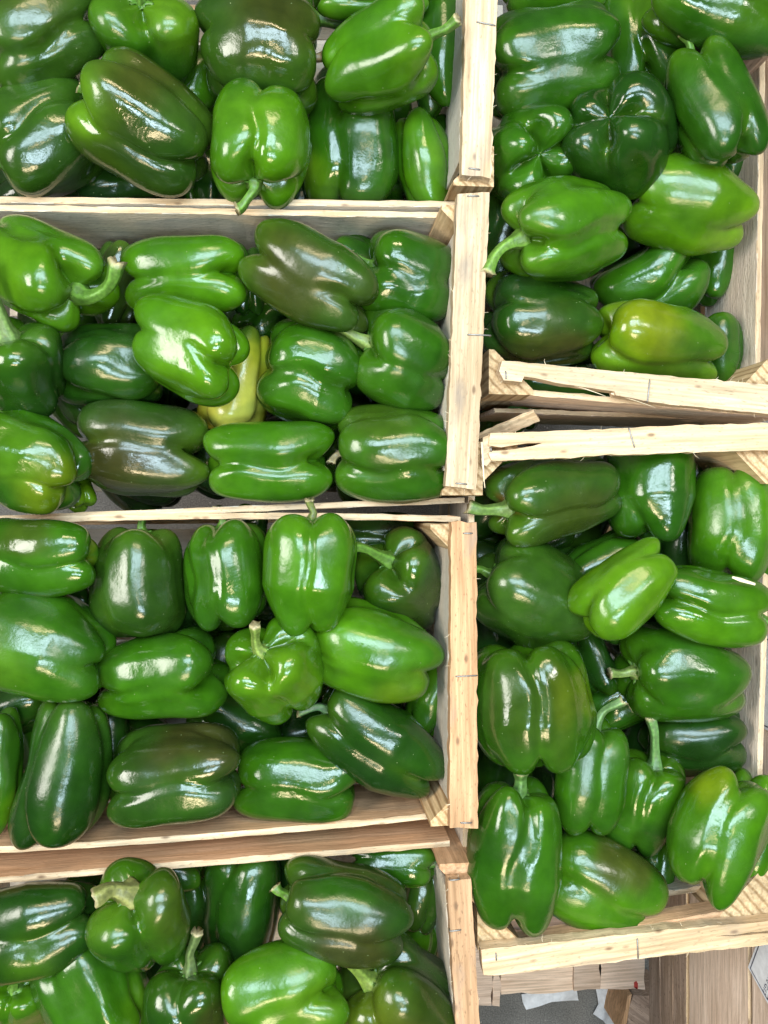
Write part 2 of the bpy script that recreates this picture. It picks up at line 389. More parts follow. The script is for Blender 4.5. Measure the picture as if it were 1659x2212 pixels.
def slab(name, parent, px, zt, th, mat, seed=0, jit=0.0004, sub=0.008, hairs=14, hair_len=0.007, axis=None):
    """a flat rail cut to the outline seen in the photograph (corners given where the photo shows them)"""
    W = [at(a, b, zt) for a, b in px]
    if axis is None:
        axis = (Vector((at(*px[1], zt) - at(*px[0], zt)))) if len(px) > 4 else max(((W[1] - W[0]), (W[2] - W[1])), key=lambda v: v.length)
    x, y, z = frame(axis, (0, 0, 1)); o = sum(W, Vector()) / len(W)
    M = mat_from(o, x, y, z); Mi = M.inverted()
    rs = np.random.RandomState(seed + 5)
    P = [Mi @ w for w in W]; out = []
    for i in range(len(P)):
        a, b = P[i], P[(i + 1) % len(P)]; k = max(1, int((b - a).length / sub))
        for t in range(k):
            q = a.lerp(b, t / k); out.append((q.x + rs.normal(0, jit), q.y + rs.normal(0, jit)))
    bm = bmesh.new()
    top = [bm.verts.new((a, b, 0)) for a, b in out]
    bot = [bm.verts.new((a + rs.normal(0, jit * 0.5), b + rs.normal(0, jit * 0.5), -th)) for a, b in out]
    ft = bm.faces.new(top); fb = bm.faces.new(list(reversed(bot)))
    for i in range(len(out)):
        k = (i + 1) % len(out); bm.faces.new((top[i], bot[i], bot[k], top[k]))
    bmesh.ops.triangulate(bm, faces=[ft, fb])
    bmesh.ops.recalc_face_normals(bm, faces=bm.faces)
    me = bpy.data.meshes.new(name); bm.to_mesh(me); bm.free()
    ob = put(name, me, mat, parent, M)
    if hairs:
        parts = []
        n = len(out)
        for h in range(hairs):
            i = rs.randint(n); a = np.array(out[i]); b = np.array(out[(i + 1) % n]); e = b - a
            nr = np.array([-e[1], e[0]]); nr /= np.linalg.norm(nr) + 1e-9
            cen = a - nr * 0.003
            if abs(cen[0]) + abs(cen[1]) > abs(a[0]) + abs(a[1]): pass
            d = (*(nr * rs.choice([1, 1, -1]) * 0.6 + rs.normal(0, 0.5, 2)), rs.uniform(-0.3, 0.5))
            parts.append(hair((a[0], a[1], -rs.uniform(0, th * 0.5)), d, rs.uniform(0.25, 1) * hair_len, rs.uniform(0.00015, 0.00032), rs))
        V, q, t = merge(parts)
        hm = mesh_np("splinters", V, q, t, smooth=False)
        ho = put("splinters", hm, M_FIBRE, ob, M); ho["kind"] = "stuff"
    return ob

def staple(parent, x0, y0, x1, y1, zt, r=0.0008):
    a, b = at(x0, y0, zt), at(x1, y1, zt); d = (b - a).normalized()
    pts = [a + Vector((0, 0, -0.004)), a + Vector((0, 0, 0.0002)), a + Vector((0, 0, 0.0007)) + d * 0.0008,
           b + Vector((0, 0, 0.0007)) - d * 0.0008, b + Vector((0, 0, 0.0002)), b + Vector((0, 0, -0.004))]
    c = (a + b) / 2
    V, q, t = tube([np.array(p - c) for p in pts], [r] * 6, 6)
    return put("staple", mesh_np("staple", V, q, t), M_STEEL, parent, Matrix.Translation(c))

def post(parent, corner, sx, sy, z0, z1, leg=0.042, mat=None, seed=0):
    """three-cornered block standing in the crate's corner"""
    rs = np.random.RandomState(seed); n = 14
    tri = [(0, 0), (sx * leg, 0), (sx * leg, sy * leg * 0.12), (sx * leg * 0.12, sy * leg), (0, sy * leg)]
    if sx * sy < 0: tri = tri[::-1]
    S = len(tri); V = []
    H = z1 - z0
    for i in range(n):
        for (a, b) in tri:
            V.append((i / (n - 1) * H - H / 2, a + rs.normal(0, 0.0003), b + rs.normal(0, 0.0003)))
    q = [(i * S + j, i * S + (j + 1) % S, (i + 1) * S + (j + 1) % S, (i + 1) * S + j) for i in range(n - 1) for j in range(S)]
    t = []
    for a in range(1, S - 1):
        t.append((0, a + 1, a)); t.append(((n - 1) * S, (n - 1) * S + a, (n - 1) * S + a + 1))
    # local x runs up the post so that the grain does too
    M = Matrix(((0, 1, 0, corner[0]), (0, 0, 1, corner[1]), (1, 0, 0, (z0 + z1) / 2), (0, 0, 0, 1)))
    return put("corner_post", mesh_np("corner_post", np.array(V), q, t, smooth=False), mat or M_POST, parent, M)

ZR, ZB, ZF = 0.850, 0.800, 0.615            # rail tops, side board tops, crate floors
def floor_boards(parent, x0, x1, y0, y1, along, n, mat, seed, z=None):
    z = ZF if z is None else z
    for i in range(n):
        if along == 'x':
            w = (y1 - y0) / n; yc = y0 + (i + 0.5) * w
            board("floor_board", parent, (x0, yc, z), (x1, yc, z), w * 0.86, 0.006, mat, seed=seed + i, up=(0, 1, 0), n=10) if False else \
            board("floor_board", parent, (x0, yc + w * 0.43, z), (x1, yc + w * 0.43, z), w * 0.86, 0.006, mat, seed=seed + i, up=(0, 1, 0), n=10)
        else:
            w = (x1 - x0) / n; xc = x0 + (i + 0.5) * w
            board("floor_board", parent, (xc + w * 0.43, y0, z), (xc + w * 0.43, y1, z), w * 0.86, 0.006, mat, seed=seed + i, up=(1, 0, 0), n=10)

# ------------------------------------------------------------------ ground
gm = mesh_np("floor", np.array([(-6, -6, 0), (6, -6, 0), (6, 6, 0), (-6, 6, 0)], float), [(0, 1, 2, 3)], smooth=False)
fl = put("floor", gm, concrete(), None, Matrix.Identity(4)); fl["kind"] = "structure"; fl["label"] = "dark grey concrete floor under the crates"

# ------------------------------------------------------------------ the four crates of the left stack row (long sides run left-right)
XW = -0.375                                   # their far ends, outside the picture
def west(p, q, x):
    """continue the line q->p to x"""
    k = (x - q.x) / (p.x - q.x); return q + (p - q) * k
def crate_left(label, n0, n1, s0, s1, rail_px, mat_rail, mat_side, rim, staples, seed, bow_n=0, bow_s=0, post_mat=None, end_slats=True):
    N0, N1 = at(*n0, ZB), at(*n1, ZB); S0, S1 = at(*s0, ZB), at(*s1, ZB)
    NW, SW = west(N0, N1, XW), west(S0, S1, XW)
    rl = [at(*p, ZR) for p in rail_px]
    xr = sum(p.x for p in rl) / 4; xe = max(p.x for p in rl) - 0.004
    yn, ys = N1.y, S1.y
    c = thing_at("wooden_crate", label, "crate", ((XW + xe) / 2, (yn + ys) / 2, ZF - 0.01), "wooden crates packed with green bell peppers")
    th = 0.0065
    board("side_board", c, NW, N1, 0.105, th, mat_side, rim, seed, bow=bow_n)
    board("side_board", c, SW, S1, 0.105, th, mat_side, rim, seed + 1, bow=bow_s)
    for k, (a, b) in enumerate(((NW, N1), (SW, S1))):
        board("side_slat", c, a - Vector((0, 0, 0.120)), b - Vector((0, 0, 0.120)), 0.060, th, mat_side, rim, seed + 2 + k)
    r = slab("end_rail", c, rail_px, ZR, 0.013, mat_rail, seed, hairs=16)
    for s in staples: staple(c, *s, ZR)
    pc = ((xe, yn - th / 2 - 0.001, -1), (xe, ys + th / 2 + 0.001, 1))
    for k, (px_, py_, sy) in enumerate(pc):
        post(c, (px_, py_), -1, sy, ZF, ZR - 0.0135, mat=post_mat, seed=seed + k)
    # slats of the end, on the inner side of the rail
    xi = min(rl[0].x, rl[3].x); xj = min(rl[1].x, rl[2].x)
    xl0 = rl[0].x + 0.003; xl1 = rl[3].x + 0.003
    if end_slats:
        board("end_slat", c, (xl1, ys + 0.030, ZR - 0.014), (xl0, yn - 0.030, ZR - 0.014), 0.085, 0.005, M_SIDE, None, seed + 5)
        board("end_slat", c, (xl1 + 0.006, ys + 0.012, ZR - 0.120), (xl0 + 0.006, yn - 0.012, ZR - 0.120), 0.075, 0.005, M_SIDE, M_RAIL, seed + 6)
    board("end_slat", c, (XW + 0.02, SW.y + 0.02, ZB), (XW + 0.02, NW.y - 0.02, ZB), 0.16, 0.006, M_SIDE, M_RAIL, seed + 7, n=8)
    floor_boards(c, XW + 0.01, xe - 0.01, ys + 0.008, yn - 0.008, 'x', 4, M_SIDE, seed + 20)
    return c, r

crate_left("pale wooden crate at the top left, cut by the photo's top edge",
           (0, -150), (1004, -150), (0, 431), (985, 441), [(1010, -200), (1082, -200), (1060, 384), (997, 376)],
           M_RAIL, M_SIDE, M_RAIL, [(1030, 48, 1069, 56), (1013, 364, 1036, 367)], 100)
crate_left("pale wooden crate, second from the top in the left column",
           (0, 449), (968, 464), (0, 1121), (1004, 1080), [(988, 419), (1058, 414), (1029, 1059), (963, 1050)],
           M_RAIL, M_SIDE, M_RAIL, [(1010, 424, 1034, 424), (1010, 723, 1060, 725), (985, 1044, 1008, 1046)], 200)
crate_left("brownish wooden crate, third from the top in the left column, with a grey-stained rail end",
           (0, 1132), (994, 1122), (0, 1832), (939, 1762), [(975, 1127), (1029, 1128), (1032, 1790), (971, 1789)],
           M_RAILT, M_TAN, M_RAIL, [(1001, 1152, 1020, 1152), (985, 1461, 1030, 1459), (995, 1777, 1018, 1777)], 300, bow_n=0.006, bow_s=-0.004, post_mat=M_POST)
crate_left("tan wooden crate at the bottom left with its corner block standing above the side board",
           (0, 1901), (973, 1822), (0, 2480), (985, 2440), [(966, 1903), (1017, 1899), (1052, 2460), (1000, 2460)],
           M_RAILT, M_TAN, M_RAIL, [(972, 2011, 995, 2008), (972, 1901, 992, 1899)], 400, post_mat=M_TAN)

# ------------------------------------------------------------------ the two crates on the right (long sides run up-down)
def crate_right(label, w0, w1, e0, e1, ys, yn, seed, mat_side, rim):
    W0, W1 = at(*w0, ZB), at(*w1, ZB); E0, E1 = at(*e0, ZB), at(*e1, ZB)
    def to(p, q, y):
        k = (y - q.y) / (p.y - q.y); r = q + (p - q) * k; return r
    c = thing_at("wooden_crate", label, "crate", ((W0.x + E0.x) / 2, (ys + yn) / 2, ZF - 0.01), "wooden crates packed with green bell peppers")
    th = 0.0065
    wn, ws_, en, es = to(W0, W1, yn), to(W0, W1, ys), to(E0, E1, yn), to(E0, E1, ys)
    board("side_board", c, ws_, wn, 0.105, th, M_SIDE, rim, seed)
    board("side_board", c, es, en, 0.105, th, mat_side, rim, seed + 1)
    for k, (a, b) in enumerate(((ws_, wn), (es, en))):
        board("side_slat", c, a - Vector((0, 0, 0.120)), b - Vector((0, 0, 0.120)), 0.060, th, M_SIDE, rim, seed + 2 + k)
    floor_boards(c, ws_.x + 0.008, es.x - 0.008, ys + 0.02, yn - 0.01, 'y', 4, M_SIDE, seed + 20)
    return c, wn, ws_, en, es

# upper right crate: its lower rail is broken away on the left
yE0, yE1 = at(1300, 872, ZR).y, at(1300, -330, ZR).y
cE, wn, ws_, en, es = crate_right("pale wooden crate at the top right with a broken lower rail",
                                  (1036, 300), (1030, 700), (1648, 80), (1637, 820), yE0 + 0.004, yE1, 500, M_SIDEK, M_RAIL)
rE = slab("end_rail", cE, [(1082, 779), (1180, 787), (1330, 802), (1500, 817), (1690, 834), (1690, 897), (1600, 889), (1500, 879), (1430, 872), (1392, 866), (1358, 859),
                           (1330, 853), (1328, 846), (1300, 842), (1240, 833), (1180, 822), (1132, 812), (1128, 825), (1088, 822), (1078, 803)],
          ZR, 0.014, M_RAIL, 510, hairs=22, axis=(1, -0.08, 0))
staple(cE, 1403, 821, 1398, 868, ZR); staple(cE, 1092, 803, 1093, 818, ZR)
post(cE, (ws_.x + 0.006, yE0 + 0.010), 1, 1, ZF, ZR - 0.0145, seed=511, mat=M_POST, leg=0.046)
post(cE, (es.x - 0.006, yE0 + 0.010), -1, 1, ZF, ZR - 0.0145, seed=512, mat=M_POST)
post(cE, (es.x - 0.006, at(1600, 60, ZB).y), -1, -1, ZF, ZR - 0.0145, seed=513, mat=M_OLD, leg=0.05)
a, b = at(1082, 842, ZR - 0.016), at(1690, 896, ZR - 0.016)
board("end_slat", cE, a, b, 0.080, 0.006, M_LOW, M_RAIL, 514)
a, b = at(1068, 886, ZR - 0.062), at(1560, 903, ZR - 0.080)
board("end_slat", cE, a, b, 0.090, 0.005, M_LOW, M_RAIL, 515)
# loose sliver poking out under the rail
pa, pb = at(1030, 940, 0.80), at(1152, 887, 0.835)
board("broken_sliver", cE, pa, pb, 0.014, 0.004, M_RAIL, seed=516, n=12, up=(0.3, 0.6, 0.7))
rs = np.random.RandomState(77)
prt = [hair(np.array(at(*p, ZR - 0.004)), np.array(at(*q, ZR - 0.004)) - np.array(at(*p, ZR - 0.004)), (at(*q, ZR) - at(*p, ZR)).length, 0.0009, rs, 0.06)
       for p, q in (((1330, 848), (1560, 884)), ((1340, 853), (1500, 884)), ((1320, 850), (1420, 876)), ((1240, 833), (1310, 852)), ((1440, 868), (1580, 886)))]
V, q, t = merge(prt); so = put("splinters", mesh_np("splinters", V, q, t), M_FIBRE, rE, Matrix.Identity(4)); so["kind"] = "stuff"

# lower right crate
yF1, yF0 = at(1300, 945, ZR).y, at(1300, 2050, ZR).y
cF, wn, ws_, en, es = crate_right("pale wooden crate at the lower right, peppers slumped away from its thick bottom rail",
                                  (1019, 1100), (1007, 1805), (1655, 1230), (1637, 1860), yF0 - 0.012, yF1 + 0.004, 600, M_SIDEK, M_RAIL)
rF = slab("end_rail", cF, [(1060, 936), (1200, 931), (1400, 922), (1690, 912), (1690, 972), (1500, 977), (1300, 984), (1062, 996), (1056, 980), (1063, 974),
                           (1090, 974), (1118, 969), (1150, 963), (1172, 957), (1140, 957), (1110, 962), (1082, 966), (1056, 962)],
          ZR, 0.014, M_RAIL, 610, hairs=14, axis=(1, 0.04, 0))
slab("end_block", cF, [(1043, 945), (1061, 938), (1061, 996), (1050, 1008), (1041, 1000)], ZR - 0.003, 0.02, M_RAIL, 611, hairs=8)
staple(cF, 1358, 926, 1370, 966, ZR); staple(cF, 1060, 967, 1061, 975, ZR)
rF2 = slab("end_rail", cF, [(1040, 2050), (1120, 2043), (1210, 2034), (1330, 2021), (1480, 2005), (1580, 1997), (1690, 1988), (1690, 2008), (1640, 2012), (1585, 2019), (1545, 2023), (1590, 2021), (1640, 2016),
                            (1690, 2013), (1690, 2038), (1560, 2051), (1440, 2064), (1330, 2078), (1200, 2092), (1064, 2109), (1043, 2106)],
            ZR, 0.014, M_RAIL, 620, hairs=26, axis=(1, 0.09, 0))
staple(cF, 1376, 2028, 1378, 2070, ZR); staple(cF, 1071, 2059, 1072, 2074, ZR)
post(cF, (ws_.x + 0.006, yF1 - 0.004), 1, -1, ZF, ZR - 0.0145, seed=621)
post(cF, (es.x - 0.006, yF1 - 0.004), -1, -1, ZF, ZR - 0.0145, seed=622)
post(cF, (ws_.x + 0.006, yF0 - 0.002), 1, 1, ZF, ZR - 0.0145, seed=623, leg=0.046)
post(cF, (es.x - 0.002, yF0 + 0.012), -1, 1, ZF, ZR - 0.0145, seed=624, leg=0.060)
a, b = at(1060, 975, ZR - 0.016), at(1690, 950, ZR - 0.016)
board("end_slat", cF, a, b, 0.07, 0.006, M_SIDE, M_RAIL, 630)
board("end_slat", cF, (ws_.x + 0.03, yF0 - 0.004, ZR - 0.0145), (es.x - 0.02, yF0 + 0.024, ZR - 0.0145), 0.024, 0.006, M_TAN, M_TAN, 631)
board("end_slat", cF, (ws_.x + 0.02, yF0 - 0.002, ZR - 0.064), (es.x - 0.02, yF0 + 0.026, ZR - 0.064), 0.085, 0.006, M_SIDE, M_RAIL, 632)
board("end_slat", cF, (ws_.x + 0.02, yF0 - 0.002, ZR - 0.165), (es.x - 0.02, yF0 + 0.026, ZR - 0.165), 0.05, 0.006, M_SIDE, M_RAIL, 633)
# long splinter hanging from the end block
prt = [hair(np.array(at(1041, 955, ZR)), np.array(at(1046, 1054, ZR + 0.004)) - np.array(at(1041, 955, ZR)), (at(1046, 1054, ZR + 0.004) - at(1041, 955, ZR)).length, 0.0016, rs, 0.02),
       hair(np.array(at(1041, 990, ZR)), np.array(at(1046, 1050, ZR)) - np.array(at(1041, 990, ZR)), 0.03, 0.0008, rs, 0.05)]
V, q, t = merge(prt); so = put("splinters", mesh_np("splinters", V, q, t), M_FIBRE, rF, Matrix.Identity(4)); so["kind"] = "stuff"

# ------------------------------------------------------------------ crates stacked beyond, seen from the side at the right edge
XN = es.x + 0.040
levels = [(0.872, 0.140), (0.724, 0.142), (0.574, 0.110)]
names = ["brown veneer crate at the right edge, upper one of the stack beside the pepper crates",
         "brown veneer crate at the lower right edge, below the labelled one",
         "old dark plank crate low at the bottom right, under the brown veneer crates"]
NB = []
for k, (zt, h) in enumerate(levels):
    for j, (y0, y1) in enumerate(((-1.15, 0.16), (0.175, 1.1))):
        if j == 1 and k > 0: continue
        lab = names[k] if j == 0 else "brown veneer crate at the top of the right edge, beyond the knotty board"
        c = thing_at("stacked_crate", lab, "crate", (XN + 0.2, (y0 + y1) / 2, zt - 0.15), "brown crates stacked at the right edge")
        mt = M_OLD if k == 2 else M_LOW
        if k == 2:
            for i in range(3):
                z1 = zt - i * 0.040
                board("side_board", c, (XN, y0, z1), (XN, y1, z1), 0.038, 0.006, mt, M_RAIL if i == 0 else mt, 700 + k * 10 + i)
        else:
            board("side_board", c, (XN, y0, zt), (XN, y1, zt), h, 0.005, mt, M_RAIL, 700 + k * 10 + j)
            board("side_board", c, (XN + 0.008, y0, zt - 0.003), (XN + 0.008, y1, zt - 0.003), h - 0.01, 0.004, mt, M_RAIL, 705 + k * 10 + j)
        board("side_board", c, (XN + 0.3, y0, zt), (XN + 0.3, y1, zt), h, 0.006, mt, M_RAIL, 709 + k * 10 + j, n=8)
        board("end_board", c, (XN + 0.003, y0 + 0.01, zt), (XN + 0.297, y0 + 0.01, zt), h, 0.006, mt, M_RAIL, 719, n=8)
        board("end_board", c, (XN + 0.003, y1 - 0.01, zt), (XN + 0.297, y1 - 0.01, zt), h, 0.006, mt, M_RAIL, 720, n=8)
        NB.append(c)
        # bent nails holding the veneer
        if k < 2:
            for yy in np.linspace(y0 + 0.1, y1 - 0.1, 9):
                pts = [np.array((XN - 0.001, yy, zt - 0.0)), np.array((XN - 0.004, yy - 0.002, zt + 0.001)), np.array((XN - 0.005, yy - 0.006, zt - 0.012)), np.array((XN - 0.003, yy - 0.010, zt - 0.018))]
                V, q, t = tube(pts, [0.0007] * 4, 5); put("staple", mesh_np("staple", V, q, t), M_STEEL, c, Matrix.Identity(4))

# printed paper labels on those boards
def side_px(x, y, X):
    """point on the upright plane x = X seen at (x, y)"""
    dx = (x - 829.5) / F_D; dy = -(y - 1106.0) / F_D
    d = Vector((dx * math.cos(TILT) + math.sin(TILT), dy, dx * math.sin(TILT) - math.cos(TILT)))
    return Vector((0, 0, CAM_H)) + d * (X / d.x)
def label_sheet(name, label, cx, cy, w, h, rot, lines, X, size):
    c = side_px(cx, cy, X)
    # sheet axes: local x along the writing, local y across it, normal towards -X
    ax = Vector((0, math.cos(rot), math.sin(rot))); ay = Vector((-1, 0, 0)).cross(ax)
    M = mat_from(c, ax, ay, Vector((-1, 0, 0)))
    root = thing_at(name, label, "label", c, "paper labels stuck on the brown crates")
    V = [(-w / 2, -h / 2, 0), (w / 2, -h / 2, 0), (w / 2, h / 2, 0), (-w / 2, h / 2, 0)]
    V = V + [(x, y, -0.0006) for x, y, z in V]
    q = [(0, 1, 2, 3), (7, 6, 5, 4), (0, 4, 5, 1), (1, 5, 6, 2), (2, 6, 7, 3), (3, 7, 4, 0)]
    put("sheet", mesh_np("sheet", np.array(V, float), q, smooth=False), M_PAPER, root, M)
    e = 0.0013; i = 0.0035
    fr = []
    for (x0, y0, x1, y1) in ((-w / 2 + i, -h / 2 + i, w / 2 - i, -h / 2 + i + e), (-w / 2 + i, h / 2 - i - e, w / 2 - i, h / 2 - i), (-w / 2 + i, -h / 2 + i + e, -w / 2 + i + e, h / 2 - i - e), (w / 2 - i - e, -h / 2 + i + e, w / 2 - i, h / 2 - i - e)):
        fr.append((np.array([(x0, y0, 0.0004), (x1, y0, 0.0004), (x1, y1, 0.0004), (x0, y1, 0.0004)]), [(0, 1, 2, 3)], []))
    V, q, t = merge(fr); put("printed_border", mesh_np("printed_border", V, q, smooth=False), M_INK, root, M)
    for k, tx in enumerate(lines):
        cu = bpy.data.curves.new("printed_line", 'FONT'); cu.body = tx; cu.size = size; cu.align_x = 'CENTER'; cu.align_y = 'CENTER'
        to = bpy.data.objects.new("tmp", cu); C.objects.link(to); bpy.context.view_layer.update()
        tm = bpy.data.meshes.new_from_object(to.evaluated_get(bpy.context.evaluated_depsgraph_get())); bpy.data.objects.remove(to)
        tm.materials.clear(); tm.materials.append(M_INK)
        o = bpy.data.objects.new("printed_line", tm); C.objects.link(o); o.parent = root
        o.matrix_local = wm(root).inverted() @ M @ Matrix.Translation((0, h / 2 - 0.012 - k * size * 1.35, 0.0006))
label_sheet("paper_label", "white code label slanting on the brown crate near the bottom right corner", 1655, 2085, 0.075, 0.046, math.radians(205), ["CODE DATE G17"], XN - 0.0045, 0.009)
label_sheet("paper_label", "white printed label at the right edge beside the lower right crate", 1656, 1475, 0.110, 0.055, math.radians(180), ["CODE DATE G17"], XN - 0.0045, 0.010)
label_sheet("paper_label", "white label corner at the right edge level with the gap between the right crates", 1652, 903, 0.050, 0.045, math.radians(190), ["E"], XN - 0.0045, 0.011)

# ------------------------------------------------------------------ pallet, scraps and offcut on the floor
ZP = 0.145
def box_px(name, parent, px, zt, th, mat, seed, hairs=0):
    return slab(name, parent, px, zt, th, mat, seed, jit=0.0012, sub=0.02, hairs=hairs, axis=(1, 0, 0))
pc = at(1220, 2110, 0.0)
pal = thing_at("wooden_pallet", "worn wooden pallet low under the lower right crate", "pallet", pc)
box_px("deck_board", pal, [(1000, 2040), (1062, 2040), (1062, 2173), (1000, 2173)], ZP - 0.002, 0.02, M_LOW, 801)
box_px("deck_board", pal, [(1064, 2040), (1080, 2040), (1080, 2173), (1064, 2173)], ZP - 0.004, 0.02, M_LOW, 802)
box_px("deck_board", pal, [(1082, 2020), (1238, 2020), (1238, 2139), (1170, 2146), (1082, 2148)], ZP - 0.006, 0.02, M_LOW, 803, hairs=6)
box_px("deck_board", pal, [(1240, 2000), (1296, 2000), (1296, 2138), (1240, 2138)], ZP, 0.022, M_LOW, 804)
box_px("deck_board", pal, [(1297, 2000), (1393, 2000), (1393, 2137), (1297, 2137)], ZP, 0.022, M_LOW, 805)
box_px("bearer", pal, [(1000, 1900), (1390, 1900), (1390, 2035), (1000, 2035)], ZP - 0.03, 0.11, M_OLD, 806)
rp = slab("paint_mark", pal, [(1368, 2122), (1378, 2120), (1379, 2132), (1370, 2134)], ZP + 0.0012, 0.001, M_RED, 807, jit=0.002, sub=0.004, hairs=0, axis=(1, 0, 0))

def crumpled(name, label, px, z, seed):
    W = [at(a, b, z) for a, b in px]; c = sum(W, Vector()) / len(W)
    root = put(name, None, None, None, Matrix.Translation(c)) if False else None
    bm = bmesh.new(); vs = [bm.verts.new(w - c) for w in W]; f = bm.faces.new(vs)
    bmesh.ops.triangulate(bm, faces=[f]); bmesh.ops.subdivide_edges(bm, edges=bm.edges, cuts=5, use_grid_fill=True)
    rs = np.random.RandomState(seed); k = rs.normal(0, 60, (4, 2)); ph = rs.uniform(0, 6, 4)
    for v in bm.verts: v.co.z += 0.006 + sum(0.0022 * math.sin(k[i][0] * v.co.x + k[i][1] * v.co.y + ph[i]) for i in range(4)) * 0.7
    g = bmesh.ops.solidify(bm, geom=bm.faces[:], thickness=0.0008)
    me = bpy.data.meshes.new(name); bm.to_mesh(me); bm.free()
    o = put(name, me, M_PAPER, None, Matrix.Translation(c)); o["label"] = label; o["category"] = "paper"; o["group"] = "white scraps on the floor"
    return o
crumpled("paper_scrap", "torn white paper strip on the floor below the pallet's left board", [(1124, 2143), (1242, 2132), (1248, 2158), (1190, 2160), (1134, 2176), (1127, 2160)], 0.001, 1)
crumpled("paper_scrap", "curved white paper strip on the floor beside the wood offcut", [(1284, 2125), (1340, 2125), (1352, 2225), (1318, 2225), (1300, 2200), (1278, 2185), (1290, 2165)], 0.001, 2)
oc = at(1440, 2200, 0)
off = thing_at("wood_offcut", "short brown wood block lying on the floor at the bottom right", "wood block", oc)
slab("block", off, [(1366, 2150), (1440, 2152), (1500, 2215), (1560, 2290), (1440, 2300), (1352, 2230)], 0.090, 0.088, M_OLD, 820, jit=0.002, sub=0.02, hairs=10, axis=(1, -0.8, 0))
slab("bark_edge", off, [(1356, 2152), (1364, 2150), (1350, 2232), (1338, 2232)], 0.092, 0.09, M_TAN, 821, jit=0.001, sub=0.02, hairs=0, axis=(0, 1, 0))

# ------------------------------------------------------------------ loose bits lying on the peppers
def sliver(name, label, cat, pts, zt, r, mat):
    W = [at(a, b, z) for a, b, z in pts]; c0 = sum(W, Vector()) / len(W)
    V, q, t = tube([np.array(w - c0) for w in W], [r * 0.5] + [r] * (len(W) - 2) + [r * 0.6], 5)
    V[:, 2] *= 0.6
    o = put(name, mesh_np(name, V, q, t, smooth=False), mat, None, Matrix.Translation(c0)); o["label"] = label; o["category"] = cat
    return o
sliver("wood_sliver", "pale wood sliver stuck under the large light green corner pepper", "wood sliver", [(1582, 1247, 0.874), (1600, 1253, 0.874), (1630, 1262, 0.872)], 0.84, 0.0022, M_FIBRE)

# ------------------------------------------------------------------ bell peppers
GREEN = {  # pigments, linear
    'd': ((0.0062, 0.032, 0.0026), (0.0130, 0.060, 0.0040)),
    'k': ((0.0110, 0.039, 0.0040), (0.0200, 0.066, 0.0055)),
    'm': ((0.0110, 0.056, 0.0026), (0.0240, 0.102, 0.0036)),
    'b': ((0.0220, 0.096, 0.0026), (0.0480, 0.165, 0.0036)),
    'l': ((0.0480, 0.155, 0.0030), (0.1000, 0.235, 0.0040)),
    'o': ((0.0240, 0.048, 0.0050), (0.0180, 0.066, 0.0050)),
    'n': ((0.0190, 0.034, 0.0065), (0.0120, 0.048, 0.0050)),
    'y': ((0.2700, 0.2900, 0.0130), (0.2100, 0.2700, 0.0180)),
}
SPOT = {'yel': (0.140, 0.190, 0.005), 'lim': (0.065, 0.170, 0.005), 'brn': (0.050, 0.027, 0.011), 'oli': (0.036, 0.050, 0.008),
        'red': (0.090, 0.030, 0.008), 'drk': (0.006, 0.028, 0.004), 'pal': (0.40, 0.46, 0.08), 'grn': (0.018, 0.080, 0.004)}
E1 = 0.54; E2 = 0.53
def _rows():
    r = np.linspace(0, 0.84, 16); th = np.arcsin(r ** (1 / E1))
    zc = math.cos(th[-1]) ** E2; zz = np.linspace(zc, -zc, 30)[1:-1]
    mid = np.arccos(np.sign(zz) * np.abs(zz) ** (1 / E2))
    return np.concatenate([th, mid, (math.pi - th)[::-1]])
TH = _rows(); NR = len(TH); NPHI = 84
PHI = np.linspace(0, 2 * np.pi, NPHI, endpoint=False)
_q = []
for i in range(1, NR - 2):
    for j in range(NPHI):
        k = (j + 1) % NPHI
        _q.append((1 + (i - 1) * NPHI + j, 1 + i * NPHI + j, 1 + i * NPHI + k, 1 + (i - 1) * NPHI + k))
BQ = np.array(_q)
_last = 1 + (NR - 2) * NPHI
BT = np.array([(0, 1 + j, 1 + (j + 1) % NPHI) for j in range(NPHI)] + [(_last, 1 + (NR - 3) * NPHI + (j + 1) % NPHI, 1 + (NR - 3) * NPHI + j) for j in range(NPHI)])
def waves(rs, P, freq, n):
    f = np.zeros(P.shape[:-1])
    for _ in range(n):
        k = rs.normal(0, 1, 3); k = k / np.linalg.norm(k) * freq * rs.uniform(0.6, 1.4)
        f += np.sin(P @ k + rs.uniform(0, 6.28))
    return f / math.sqrt(n)
def wrap(a): return (a + np.pi) % (2 * np.pi) - np.pi

